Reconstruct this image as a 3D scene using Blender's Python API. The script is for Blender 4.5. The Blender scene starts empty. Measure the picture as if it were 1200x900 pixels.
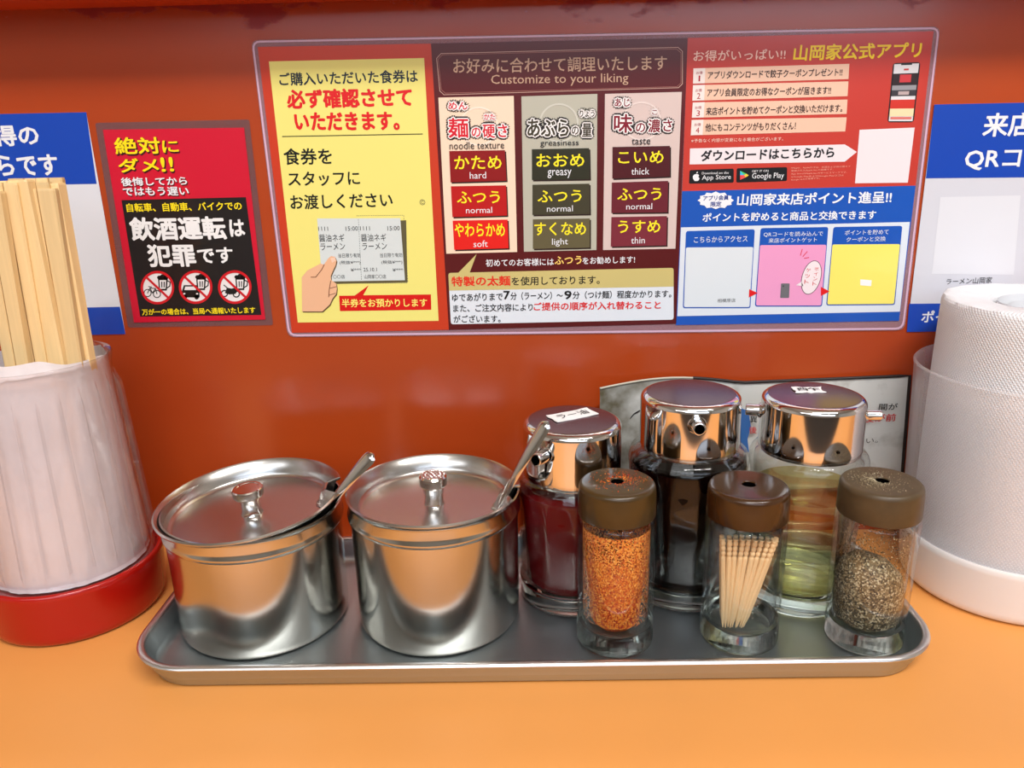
import bpy, bmesh, math, random
from mathutils import Vector, Matrix, noise
random.seed(7)
PI = math.pi
C = bpy.context.scene.collection
SC = bpy.context.scene

# ------------------------------------------------------------------ camera
F, PITCH, ROLL, YAW, HC, WALL = 930.0, math.radians(17.25), math.radians(-1.37), math.radians(-0.96), 0.33, 0.62
fw = Vector((math.sin(YAW)*math.cos(PITCH), math.cos(YAW)*math.cos(PITCH), -math.sin(PITCH)))
rt0 = Vector((math.cos(YAW), -math.sin(YAW), 0)); up0 = rt0.cross(fw)
RT = rt0*math.cos(ROLL) + up0*math.sin(ROLL); UP = -rt0*math.sin(ROLL) + up0*math.cos(ROLL)
cam_data = bpy.data.cameras.new('camera'); cam = bpy.data.objects.new('camera', cam_data); C.objects.link(cam)
m = Matrix.Identity(4)
for i in range(3):
    m[i][0] = RT[i]; m[i][1] = UP[i]; m[i][2] = -fw[i]
m[2][3] = HC
cam.matrix_world = m
cam_data.sensor_width = 36; cam_data.lens = F*36/1200; cam_data.clip_start = 0.01
SC.camera = cam
# ------------------------------------------------------------------ exposure, world, lights
SC.view_settings.view_transform = 'Standard'; SC.view_settings.look = 'None'
SC.view_settings.exposure = 0.25; SC.view_settings.gamma = 1; SC.view_settings.use_curve_mapping = False
w = bpy.data.worlds.new('world'); SC.world = w; w.use_nodes = True
w.node_tree.nodes['Background'].inputs[0].default_value = (0.85, 0.9, 1.0, 1)
w.node_tree.nodes['Background'].inputs[1].default_value = 0.6
def area(name, loc, target, sx, sy, power, col=(1, 0.96, 0.9)):
    l = bpy.data.lights.new(name, 'AREA'); l.shape = 'RECTANGLE'; l.size = sx; l.size_y = sy; l.energy = power; l.color = col
    o = bpy.data.objects.new(name, l); C.objects.link(o); o.location = loc
    o.rotation_euler = (Vector(target)-Vector(loc)).to_track_quat('-Z', 'Y').to_euler()
    return o
area('ceiling_tube_customer_side', (0.45, -0.55, 1.78), (0.1, 0.6, 0.2), 1.6, 0.05, 34, (1, 0.96, 0.92))
area('ceiling_panel_room', (-0.9, -1.7, 1.85), (-0.3, 0.3, 0.0), 2.2, 1.2, 24, (0.95, 0.97, 1))
area('ceiling_tube_kitchen_side', (-0.1, 1.2, 1.6), (0, 0.3, 0.0), 1.6, 0.06, 20, (1, 0.98, 0.94))
area('shop_window_behind', (0.3, -2.9, 1.25), (0.2, 0.5, 0.3), 3.4, 1.0, 30, (0.68, 0.82, 1))

# ------------------------------------------------------------------ helpers
def srgb(r, g, b):
    f = lambda c: (c/255/12.92) if c/255 <= 0.04045 else ((c/255+0.055)/1.055)**2.4
    return (f(r), f(g), f(b), 1)
def mat(name, col, rough=0.5, metal=0.0, coat=0.0, spec=0.5, noise_amt=0.0, noise_scale=40, bump=0.0, bump_scale=200, alpha=1, trans=0, ior=1.45, sub=0, stretch=None, coat_rough=0.05):
    m = bpy.data.materials.new(name); m.use_nodes = True; nt = m.node_tree; b = nt.nodes['Principled BSDF']
    b.inputs['Base Color'].default_value = col; b.inputs['Roughness'].default_value = rough; b.inputs['Metallic'].default_value = metal
    b.inputs['Coat Weight'].default_value = coat; b.inputs['Coat Roughness'].default_value = coat_rough
    b.inputs['Specular IOR Level'].default_value = spec; b.inputs['Alpha'].default_value = alpha
    b.inputs['Transmission Weight'].default_value = trans; b.inputs['IOR'].default_value = ior
    b.inputs['Subsurface Weight'].default_value = sub
    b.inputs['Subsurface Radius'].default_value = (0.01, 0.008, 0.006)
    tc = nt.nodes.new('ShaderNodeTexCoord'); mp = nt.nodes.new('ShaderNodeMapping')
    nt.links.new(tc.outputs['Object'], mp.inputs[0])
    if stretch: mp.inputs['Scale'].default_value = stretch
    if noise_amt:
        n = nt.nodes.new('ShaderNodeTexNoise'); n.inputs['Scale'].default_value = noise_scale; n.inputs['Detail'].default_value = 6
        nt.links.new(mp.outputs[0], n.inputs['Vector'])
        mx = nt.nodes.new('ShaderNodeMix'); mx.data_type = 'RGBA'
        mx.inputs['A'].default_value = tuple(c*(1-noise_amt) for c in col[:3])+(1,); mx.inputs['B'].default_value = tuple(min(1, c*(1+noise_amt)) for c in col[:3])+(1,)
        nt.links.new(n.outputs[0], mx.inputs['Factor']); nt.links.new(mx.outputs['Result'], b.inputs['Base Color'])
    if bump:
        n = nt.nodes.new('ShaderNodeTexNoise'); n.inputs['Scale'].default_value = bump_scale; n.inputs['Detail'].default_value = 3
        nt.links.new(mp.outputs[0], n.inputs['Vector'])
        bp = nt.nodes.new('ShaderNodeBump'); bp.inputs['Strength'].default_value = bump; bp.inputs['Distance'].default_value = 0.001
        nt.links.new(n.outputs[0], bp.inputs['Height']); nt.links.new(bp.outputs[0], b.inputs['Normal'])
    return m
def glass(name, col=(1, 1, 1, 1), rough=0.0, ior=1.5, clear=0.0):
    """glass; clear = share that lets light pass unrefracted (thin walls)"""
    m = bpy.data.materials.new(name); m.use_nodes = True; nt = m.node_tree; nt.nodes.clear()
    out = nt.nodes.new('ShaderNodeOutputMaterial'); g = nt.nodes.new('ShaderNodeBsdfGlass')
    g.inputs['Color'].default_value = col; g.inputs['Roughness'].default_value = rough; g.inputs['IOR'].default_value = ior
    t = nt.nodes.new('ShaderNodeBsdfTransparent'); t.inputs[0].default_value = col
    mx = nt.nodes.new('ShaderNodeMixShader'); mx.inputs[0].default_value = clear
    nt.links.new(g.outputs[0], mx.inputs[1]); nt.links.new(t.outputs[0], mx.inputs[2]); nt.links.new(mx.outputs[0], out.inputs[0])
    return m
def film(name, tint=(0.97, 0.97, 0.97, 1), rough=0.08, haze=0.0, haze_col=(0.8, 0.8, 0.8, 1), blend=0.25):
    """thin clear plastic: see-through with a fresnel sheen and a little haze of its own"""
    m = bpy.data.materials.new(name); m.use_nodes = True; nt = m.node_tree; nt.nodes.clear()
    out = nt.nodes.new('ShaderNodeOutputMaterial'); t = nt.nodes.new('ShaderNodeBsdfTransparent'); t.inputs[0].default_value = tint
    g = nt.nodes.new('ShaderNodeBsdfGlossy'); g.inputs['Roughness'].default_value = rough
    d = nt.nodes.new('ShaderNodeBsdfDiffuse'); d.inputs[0].default_value = haze_col
    a = nt.nodes.new('ShaderNodeMixShader'); a.inputs[0].default_value = haze
    nt.links.new(t.outputs[0], a.inputs[1]); nt.links.new(d.outputs[0], a.inputs[2])
    lw = nt.nodes.new('ShaderNodeLayerWeight'); lw.inputs[0].default_value = 0.5
    pw = nt.nodes.new('ShaderNodeMath'); pw.operation = 'POWER'; pw.inputs[1].default_value = 2.6; nt.links.new(lw.outputs['Facing'], pw.inputs[0])
    ma = nt.nodes.new('ShaderNodeMath'); ma.operation = 'MULTIPLY_ADD'; ma.inputs[1].default_value = blend*2.2; ma.inputs[2].default_value = 0.035; nt.links.new(pw.outputs[0], ma.inputs[0])
    b = nt.nodes.new('ShaderNodeMixShader'); nt.links.new(ma.outputs[0], b.inputs[0])
    nt.links.new(a.outputs[0], b.inputs[1]); nt.links.new(g.outputs[0], b.inputs[2]); nt.links.new(b.outputs[0], out.inputs[0])
    return m
def props(o, label=None, cat=None, group=None, kind=None):
    if label: o['label'] = label
    if cat: o['category'] = cat
    if group: o['group'] = group
    if kind: o['kind'] = kind
    return o
def empty(name, loc=(0, 0, 0), label=None, cat=None, group=None):
    o = bpy.data.objects.new(name, None); C.objects.link(o); o.location = loc; o.empty_display_size = 0.02
    return props(o, label, cat, group)
def mesh_obj(name, verts, faces, mats, parent=None, smooth=True, face_mats=None, auto=None):
    me = bpy.data.meshes.new(name); me.from_pydata([tuple(v) for v in verts], [], faces)
    for mm in (mats if isinstance(mats, (list, tuple)) else [mats]): me.materials.append(mm)
    if smooth: me.polygons.foreach_set('use_smooth', [True]*len(me.polygons))
    if face_mats: me.polygons.foreach_set('material_index', face_mats)
    me.update()
    if auto: me.set_sharp_from_angle(angle=math.radians(auto))
    o = bpy.data.objects.new(name, me); C.objects.link(o)
    if parent: o.parent = parent
    return o
def lathe_data(prof, n=64, rfun=None, cx=0, cy=0, close=False):
    """prof: (r, z) list. rfun(theta, r, z) -> r"""
    V, Fc, rows = [], [], []
    for (r, z) in prof:
        if r <= 1e-7:
            rows.append([len(V)]); V.append((cx, cy, z)); continue
        row = []
        for i in range(n):
            t = 2*PI*i/n; rr = rfun(t, r, z) if rfun else r
            row.append(len(V)); V.append((cx+rr*math.cos(t), cy+rr*math.sin(t), z))
        rows.append(row)
    R = rows+[rows[0]] if close else rows
    for a, b in zip(R, R[1:]):
        for i in range(n):
            j = (i+1) % n
            if len(a) == 1 and len(b) == 1: continue
            if len(a) == 1: Fc.append((a[0], b[j], b[i]))
            elif len(b) == 1: Fc.append((a[i], a[j], b[0]))
            else: Fc.append((a[i], a[j], b[j], b[i]))
    return V, Fc
def lathe(name, prof, m, parent, n=64, rfun=None, close=False, auto=35, loc=(0, 0, 0)):
    V, Fc = lathe_data(prof, n, rfun, close=close)
    o = mesh_obj(name, V, Fc, m, parent, auto=auto); o.location = loc
    return o
def rnd(r0, z0, r1, z1, n=5, cv=None):
    """quarter-round points from (r0,z0) to (r1,z1) bulging to the corner cv"""
    c = cv; out = []
    for i in range(n+1):
        t = i/n; out.append(((1-t)**2*r0+2*t*(1-t)*c[0]+t*t*r1, (1-t)**2*z0+2*t*(1-t)*c[1]+t*t*z1))
    return out
def tube_data(path, rad, n=12, hole=None, flat=None):
    """round tube along a path; returns verts, faces. flat=(axis Vector, factor) squashes it"""
    V, Fc = [], []; P = [Vector(p) for p in path]; k = len(P)
    prev = None
    for i, p in enumerate(P):
        d = (P[min(i+1, k-1)]-P[max(i-1, 0)]).normalized()
        if prev is None:
            a = d.cross(Vector((0, 0, 1)));
            if a.length < 1e-3: a = d.cross(Vector((0, 1, 0)))
            a.normalize()
        else: a = (prev-d*prev.dot(d)).normalized()
        prev = a; b = d.cross(a); r = rad[i] if isinstance(rad, (list, tuple)) else rad
        for j in range(n):
            t = 2*PI*j/n; V.append(p+a*math.cos(t)*r+b*math.sin(t)*r)
    for i in range(k-1):
        for j in range(n):
            q = (j+1) % n; Fc.append((i*n+j, i*n+q, (i+1)*n+q, (i+1)*n+j))
    return V, Fc
def pipe(name, p0, p1, r, wall, m, parent, n=20):
    """hollow tube with a real bore, open at p1"""
    p0, p1 = Vector(p0), Vector(p1); d = (p1-p0).normalized(); q = p0.lerp(p1, 0.1)
    V, Fc = tube_data([p0, p1-d*r*0.25, p1-d*r*0.08, p1], [r, r, r*0.97, r*0.88], n); k = len(V)
    V2, F2 = tube_data([q, p1], [r-wall, r-wall], n); V += V2; fm = [0]*len(Fc)
    for f in F2: Fc.append(tuple(reversed([i+k for i in f]))); fm.append(1)
    for j in range(n):
        t = (j+1) % n; Fc.append((3*n+j, 3*n+t, k+n+t, k+n+j)); fm.append(0)
    c = len(V); V.append(q)
    for j in range(n): Fc.append((k+j, c, k+(j+1) % n)); fm.append(1)
    return mesh_obj(name, V, Fc, [m, M_hole], parent, auto=50, face_mats=fm)
def box_data(x0, x1, y0, y1, z0, z1):
    V = [(x, y, z) for x in (x0, x1) for y in (y0, y1) for z in (z0, z1)]
    return V, [(0, 1, 3, 2), (4, 6, 7, 5), (0, 4, 5, 1), (2, 3, 7, 6), (0, 2, 6, 4), (1, 5, 7, 3)]
def box(name, b, m, parent=None, bev=0):
    V, Fc = box_data(*b); o = mesh_obj(name, V, Fc, m, parent, smooth=False)
    if bev:
        bm = bmesh.new(); bm.from_mesh(o.data); bmesh.ops.bevel(bm, geom=bm.edges[:], offset=bev, segments=3, affect='EDGES', profile=0.5); bm.to_mesh(o.data); bm.free()
    return o

# ------------------------------------------------------------------ materials
def counter_mat():
    m = mat('orange laminate', srgb(226, 154, 80), rough=0.5, noise_amt=0.07, noise_scale=9, bump=0.03, bump_scale=500, coat=0.15, coat_rough=0.3)
    return m
def wall_mat():
    m = bpy.data.materials.new('red orange glossy panel'); m.use_nodes = True; nt = m.node_tree; b = nt.nodes['Principled BSDF']; L = nt.links.new
    tc = nt.nodes.new('ShaderNodeTexCoord'); mp = nt.nodes.new('ShaderNodeMapping'); L(tc.outputs['Object'], mp.inputs[0]); mp.inputs['Scale'].default_value = (1, 1, 2.2)
    n = nt.nodes.new('ShaderNodeTexNoise'); n.inputs['Scale'].default_value = 4; n.inputs['Detail'].default_value = 8; L(mp.outputs[0], n.inputs['Vector'])
    mx = nt.nodes.new('ShaderNodeMix'); mx.data_type = 'RGBA'; mx.inputs['A'].default_value = srgb(160, 54, 19); mx.inputs['B'].default_value = srgb(182, 74, 25)
    L(n.outputs[0], mx.inputs['Factor'])
    # grease stains with worn gloss near the ledge; dark red paints in its shade
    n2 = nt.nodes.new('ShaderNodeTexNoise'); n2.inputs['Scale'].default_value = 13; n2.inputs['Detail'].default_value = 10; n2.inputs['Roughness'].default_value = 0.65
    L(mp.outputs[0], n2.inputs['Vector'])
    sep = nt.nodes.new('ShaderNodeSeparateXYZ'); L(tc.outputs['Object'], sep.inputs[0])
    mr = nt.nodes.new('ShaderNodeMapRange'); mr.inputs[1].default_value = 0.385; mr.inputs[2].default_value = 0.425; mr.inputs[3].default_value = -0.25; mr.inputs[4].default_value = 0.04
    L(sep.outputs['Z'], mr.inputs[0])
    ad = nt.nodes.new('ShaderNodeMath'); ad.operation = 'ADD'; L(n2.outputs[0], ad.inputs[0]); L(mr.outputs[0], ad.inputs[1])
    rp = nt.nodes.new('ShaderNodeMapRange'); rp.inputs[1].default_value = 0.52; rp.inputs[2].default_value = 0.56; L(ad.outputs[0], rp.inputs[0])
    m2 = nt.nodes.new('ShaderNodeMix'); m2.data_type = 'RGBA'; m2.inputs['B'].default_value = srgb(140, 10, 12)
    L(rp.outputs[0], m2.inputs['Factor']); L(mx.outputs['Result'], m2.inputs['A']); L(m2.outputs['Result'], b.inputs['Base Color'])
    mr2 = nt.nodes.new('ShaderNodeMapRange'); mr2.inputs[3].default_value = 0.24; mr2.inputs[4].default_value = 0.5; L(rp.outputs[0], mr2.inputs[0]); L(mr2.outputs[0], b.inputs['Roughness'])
    b.inputs['Specular IOR Level'].default_value = 0.6; b.inputs['Coat Weight'].default_value = 0.25; b.inputs['Coat Roughness'].default_value = 0.12
    n3 = nt.nodes.new('ShaderNodeTexNoise'); n3.inputs['Scale'].default_value = 6; L(mp.outputs[0], n3.inputs['Vector'])
    bp = nt.nodes.new('ShaderNodeBump'); bp.inputs['Strength'].default_value = 0.15; bp.inputs['Distance'].default_value = 0.004; L(n3.outputs[0], bp.inputs['Height']); L(bp.outputs[0], b.inputs['Normal'])
    return m
M_counter = counter_mat(); M_wall = wall_mat()
M_ledge = mat('ledge orange', srgb(205, 70, 20), rough=0.4, noise_amt=0.1, noise_scale=15)
M_cream = mat('cream plaster', srgb(215, 208, 195), rough=0.8); M_dark = mat('dark brown floor', srgb(70, 58, 50), rough=0.6)
def steel(name, col, rough, stretch, amt=0.12, aniso=0.0):
    m = mat(name, col, rough=rough, metal=1, noise_amt=0.1, noise_scale=6)
    nt = m.node_tree; b = nt.nodes['Principled BSDF']; tc = nt.nodes.new('ShaderNodeTexCoord'); mp = nt.nodes.new('ShaderNodeMapping')
    mp.inputs['Scale'].default_value = stretch; nt.links.new(tc.outputs['Object'], mp.inputs[0])
    n = nt.nodes.new('ShaderNodeTexNoise'); n.inputs['Scale'].default_value = 60; n.inputs['Detail'].default_value = 5; nt.links.new(mp.outputs[0], n.inputs['Vector'])
    mr = nt.nodes.new('ShaderNodeMapRange'); mr.inputs[3].default_value = max(0.02, rough-amt*0.5); mr.inputs[4].default_value = rough+amt*0.5
    nt.links.new(n.outputs[0], mr.inputs[0]); nt.links.new(mr.outputs[0], b.inputs['Roughness'])
    return m
M_pot = steel('brushed steel pot', srgb(196, 193, 186), 0.17, (1, 1, 14), 0.1)
M_lid = steel('brushed steel lid', srgb(200, 198, 195), 0.26, (1, 1, 1), 0.03)
M_tray = steel('dull steel tray', srgb(178, 186, 190), 0.42, (1, 12, 1), 0.12)
M_captop = mat('worn chrome top with painted reflection', srgb(128, 100, 104), rough=0.27, metal=1, noise_amt=0.1, noise_scale=30)  # wine tint paints the mirrored red panel into the cap tops
M_chrome = mat('chrome', srgb(225, 222, 220), rough=0.07, metal=1, noise_amt=0.04, noise_scale=30)
M_spoon = mat('steel spoon', srgb(205, 200, 195), rough=0.12, metal=1)
M_bcap = mat('brown plastic cap', srgb(62, 38, 16), rough=0.22, noise_amt=0.1, noise_scale=60, coat=0.2)
M_bcap2 = mat('dusty brown plastic cap', srgb(80, 64, 42), rough=0.42, noise_amt=0.3, noise_scale=120)
M_bcap3 = mat('olive brown plastic cap', srgb(66, 48, 20), rough=0.3, noise_amt=0.15, noise_scale=80, coat=0.2)
M_hole = mat('hole with painted shade', srgb(6, 4, 4), rough=0.9, spec=0.0)  # near-black colour paints in the shade inside spouts and cap holes
M_glass = film('clear glass wall', (0.985, 0.99, 0.985, 1), 0.03, 0.0, (1, 1, 1, 1), 0.30); M_slug = glass('solid glass base', (0.97, 0.99, 0.975, 1), 0.0, 1.5, 0.0)
M_bglass = film('pressed glass wall', (0.98, 0.985, 0.97, 1), 0.02, 0.0, (1, 1, 1, 1), 0.33)
M_rglass = M_bglass
M_oil = glass('pale yellow vinegar', (0.975, 0.96, 0.68, 1), 0.0, 1.34, 0.6)
M_soy = mat('black soy sauce', srgb(7, 2, 2), rough=0.2, spec=0.12)
M_chilioil = mat('dark red chili oil', srgb(92, 2, 7), rough=0.2, spec=0.15)
M_wood = mat('pale bamboo wood', srgb(232, 200, 146), rough=0.55, noise_amt=0.14, noise_scale=60, stretch=(6, 6, 0.25))
def tint_by_object(m, amt):
    nt = m.node_tree; b = nt.nodes['Principled BSDF']; lk = b.inputs['Base Color'].links[0]; src = lk.from_socket
    oi = nt.nodes.new('ShaderNodeObjectInfo'); mr = nt.nodes.new('ShaderNodeMapRange'); mr.inputs[3].default_value = 1-amt; mr.inputs[4].default_value = 1+amt*0.5
    nt.links.new(oi.outputs['Random'], mr.inputs[0]); hs = nt.nodes.new('ShaderNodeHueSaturation'); nt.links.new(mr.outputs[0], hs.inputs['Value']); nt.links.new(src, hs.inputs['Color']); nt.links.new(hs.outputs[0], b.inputs['Base Color'])
tint_by_object(M_wood, 0.22)
M_pick = mat('toothpick wood', srgb(240, 206, 158), rough=0.55, noise_amt=0.08, noise_scale=90, stretch=(4, 4, 0.4))
M_redpl = mat('red plastic base', srgb(168, 18, 10), rough=0.22, coat=0.3)
M_acr = film('clear ribbed acrylic', (0.965, 0.945, 0.945, 1), 0.05, 0.02, (0.8, 0.75, 0.75, 1), 0.42)
M_paper = mat('white crumpled paper', srgb(232, 226, 228), rough=0.7, sub=0.0, bump=1.0, bump_scale=55, noise_amt=0.06)
M_tag = mat('white sticky tag', srgb(240, 240, 240), rough=0.6); M_ink = mat('black ink', srgb(12, 12, 14), rough=0.5)
# ------------------------------------------------------------------ setting
def struct(name, b, m, bev=0): return props(box(name, b, m, bev=bev), kind='structure')
struct('trim_1', (-2.2, 2.2, 0.14, WALL+0.03, -0.035, 0.0), M_counter, 0.004)['label'] = 'orange laminate counter top'
struct('wall_front', (-2.2, 2.2, WALL, WALL+0.03, 0.0, 0.47), M_wall)['label'] = 'glossy red-orange partition panel behind the counter'
struct('trim_2', (-2.2, 2.2, WALL-0.046, WALL+0.05, 0.4255, 0.452), M_ledge, 0.002)['label'] = 'orange ledge along the top of the red panel'
struct('ceiling', (-2.6, 2.6, -3.0, 2.6, 1.9, 1.95), M_cream)
struct('floor', (-2.6, 2.6, -3.0, 2.6, -0.95, -0.9), M_dark)
struct('wall_back', (-2.6, 2.6, -3.05, -3.0, -0.9, 1.9), M_cream)
struct('wall_left', (-2.65, -2.6, -3.0, 2.6, -0.9, 1.9), M_cream)
struct('wall_right', (2.6, 2.65, -3.0, 2.6, -0.9, 1.9), M_cream)
struct('wall_kitchen', (-2.6, 2.6, 2.6, 2.65, -0.9, 1.9), M_cream)

# ------------------------------------------------------------------ print on the wall
def wp(x, y, d=0.0):
    """point on the wall panel (d metres proud of it) for a measured spot of the notices"""
    r = fw + RT*((x-600)/F) - UP*((y-450)/F); t = (WALL-d)/r.y
    return Vector((r.x*t, WALL-d, HC+r.z*t))
_mc = {}
def ink(c, rough=0.3):
    k = (tuple(c), rough)
    if k not in _mc:
        _mc[k] = mat('print %d %d %d' % tuple(c), srgb(*c), rough=rough, coat=0.6, coat_rough=0.12)
    return _mc[k]
class Print:
    """collects flat print (polygons and lettering); each cut() starts a piece of its own"""
    hold = False
    def __init__(s): s.V = []; s.F = []; s.m = []; s.mats = []; s.cuts = []
    def cut(s, name): s.cuts.append((len(s.F), name)); return s
    def mi(s, c):
        m = ink(c)
        if m not in s.mats: s.mats.append(m)
        return s.mats.index(m)
    def poly(s, pts, c, d):
        k = len(s.V); s.V += [wp(x, y, d) for x, y in pts]; s.F.append(tuple(range(k, k+len(pts)))); s.m.append(s.mi(c)); return s
    def line(s, pts, wd, c, d, closed=False):
        P = list(pts)+([pts[0]] if closed else [])
        for (x0, y0), (x1, y1) in zip(P, P[1:]):
            d += 0.0000015
            L = math.hypot(x1-x0, y1-y0) or 1; nx, ny = -(y1-y0)/L*wd/2, (x1-x0)/L*wd/2; ex, ey = (x1-x0)/L*wd/3, (y1-y0)/L*wd/3
            s.poly([(x0+nx-ex, y0+ny-ey), (x1+nx+ex, y1+ny+ey), (x1-nx+ex, y1-ny+ey), (x0-nx-ex, y0-ny-ey)], c, d)
        return s
    def disc(s, cx, cy, rx, ry, c, d, n=36, rot=0):
        return s.poly([(cx+rx*math.cos(t)*math.cos(rot)-ry*math.sin(t)*math.sin(rot), cy+rx*math.cos(t)*math.sin(rot)+ry*math.sin(t)*math.cos(rot)) for t in [2*PI*i/n for i in range(n)]], c, d)
    def ring(s, cx, cy, r, wd, c, d, n=40): return s.line([(cx+r*math.cos(2*PI*i/n), cy+r*math.sin(2*PI*i/n)) for i in range(n)], wd, c, d, True)
    def text(s, txt, x0, y0, x1, y1, h, c, d, bold=0.0, slant=0.0):
        V, Fc = glyphs(txt, 0)
        if not V: return s
        if not s.hold: s.cut('lettering')
        bp = bold*h*0.5; nb = 1 if bp < 0.12 else (5 if bp < 0.7 else 13)
        xs = [v[0] for v in V]; ys = [v[1] for v in V]; a, b, e, f = min(xs), max(xs), min(ys), max(ys)
        mi = s.mi(c)
        for j in range(nb):
            ox, oy = (0, 0) if j == 0 else (bp*math.cos(2*PI*j/(nb-1)+0.785), bp*math.sin(2*PI*j/(nb-1)+0.785))
            k = len(s.V)
            for (u, v) in V:
                p = (u-a)/(b-a); q = ((e+f)/2-v)/(f-e)*h
                s.V.append(wp(x0+bp+(x1-x0-2*bp)*p + q*(663-(x0+x1)/2)/3300 + ox, y0+(y1-y0)*p+q*(1-2*bp/h)+oy, d+j*0.000004))
            for t in Fc: s.F.append(tuple(i+k for i in t)); s.m.append(mi)
        return s
    def outlined(s, txt, x0, y0, x1, y1, h, cols, d, bold=0.02, w1=2.2, w2=1.1):
        """heavy outline, white halo, coloured face - the outer layers are wider runs of the same glyphs"""
        s.cut('lettering'); s.hold = True
        for (c, dx, dd) in ((cols[0], w1, 0), (cols[1], w2, 0.00006), (cols[2], 0, 0.00012)):
            if dx == 0: s.text(txt, x0, y0, x1, y1, h, c, d+dd, bold)
            else:
                s.text(txt, x0-dx, y0, x1+dx, y1, h+2*dx, c, d+dd, bold+2*dx/h)
        s.hold = False
        return s
    def build(s, name, parent, label=None):
        cuts = s.cuts or []
        if not cuts or cuts[0][0] > 0: cuts = [(0, name)]+cuts
        out = []
        for (a, nm), (b, _) in zip(cuts, cuts[1:]+[(len(s.F), '')]):
            if b <= a: continue
            used = sorted({i for f in s.F[a:b] for i in f}); mp = {v: i for i, v in enumerate(used)}
            mi = s.m[a:b]; mu = sorted(set(mi)); me = bpy.data.meshes.new(nm); me.from_pydata([s.V[i] for i in used], [], [tuple(mp[i] for i in f) for f in s.F[a:b]])
            for q in mu: me.materials.append(s.mats[q])
            me.polygons.foreach_set('material_index', [mu.index(q) for q in mi]); me.update()
            bm = bmesh.new(); bm.from_mesh(me)      # every face looks towards the room
            for f in bm.faces:
                if f.normal.y > 0: f.normal_flip()
            bm.to_mesh(me); bm.free()
            o = bpy.data.objects.new(nm, me); C.objects.link(o); out.append(o)
        return out
_gc = {}
def glyphs(txt, bold):
    k = (txt, round(bold, 3))
    if k in _gc: return _gc[k]
    cu = bpy.data.curves.new('t', 'FONT'); cu.body = txt; cu.size = 1; cu.resolution_u = 2; cu.offset = bold*0.5; cu.fill_mode = 'FRONT'
    o = bpy.data.objects.new('t', cu); me = o.to_mesh()
    V = [(v.co.x, v.co.y) for v in me.vertices]; Fc = [tuple(p.vertices) for p in me.polygons]
    o.to_mesh_clear(); bpy.data.objects.remove(o); bpy.data.curves.remove(cu)
    _gc[k] = (V, Fc); return _gc[k]
def T5(ox, oy, s): return lambda *p: list((ox+x/s, oy+y/s) for x, y in p)
def TT(ox, oy, s):
    def f(P, txt, x0, y0, x1, y1, h, c, d, bold=0.0, **kw): return P.text(txt, ox+x0/s, oy+y0/s, ox+x1/s, oy+y1/s, h/s, c, d, bold, **kw)
    return f
def rounded(pts, r=6, n=4):
    out = []; k = len(pts)
    for i, p in enumerate(pts):
        a, b = Vector(pts[i-1]), Vector(pts[(i+1) % k]); p = Vector(p)
        q0 = p+(a-p).normalized()*r; q1 = p+(b-p).normalized()*r
        for j in range(n+1):
            t = j/n; v = q0*(1-t)**2+p*2*t*(1-t)+q1*t*t; out.append((v.x, v.y))
    return out
def slab(name, pts, d0, d1, m, parent, label=None):
    """sheet with real thickness between d0 and d1 in front of the wall"""
    n = len(pts); V = [wp(x, y, d1) for x, y in pts]+[wp(x, y, d0) for x, y in pts]
    Fc = [tuple(range(n)), tuple(range(2*n-1, n-1, -1))]+[(i, n+i, n+(i+1) % n, (i+1) % n) for i in range(n)]
    o = mesh_obj(name, V, Fc, m, parent, smooth=False)
    bm = bmesh.new(); bm.from_mesh(o.data); bmesh.ops.recalc_face_normals(bm, faces=bm.faces); bm.to_mesh(o.data); bm.free()
    if label: o['label'] = label
    return o
M_lam2 = film('thin clear laminate', (0.9, 0.86, 0.88, 1), 0.12, 0.12, srgb(225, 190, 200), 0.3)
M_lam = film('clear laminate border', (0.96, 0.93, 0.95, 1), 0.12, 0.35, srgb(225, 180, 195), 0.35)
BLK, WHT, RED, YEL = (18, 18, 24), (236, 238, 242), (222, 22, 28), (255, 236, 40)
E0 = 0.0012   # face of the printed sheets
def panel(name, pts, c, parent, d=E0, label=None):
    return slab(name, pts, 0.0006, d, ink(c), parent, label)
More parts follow.
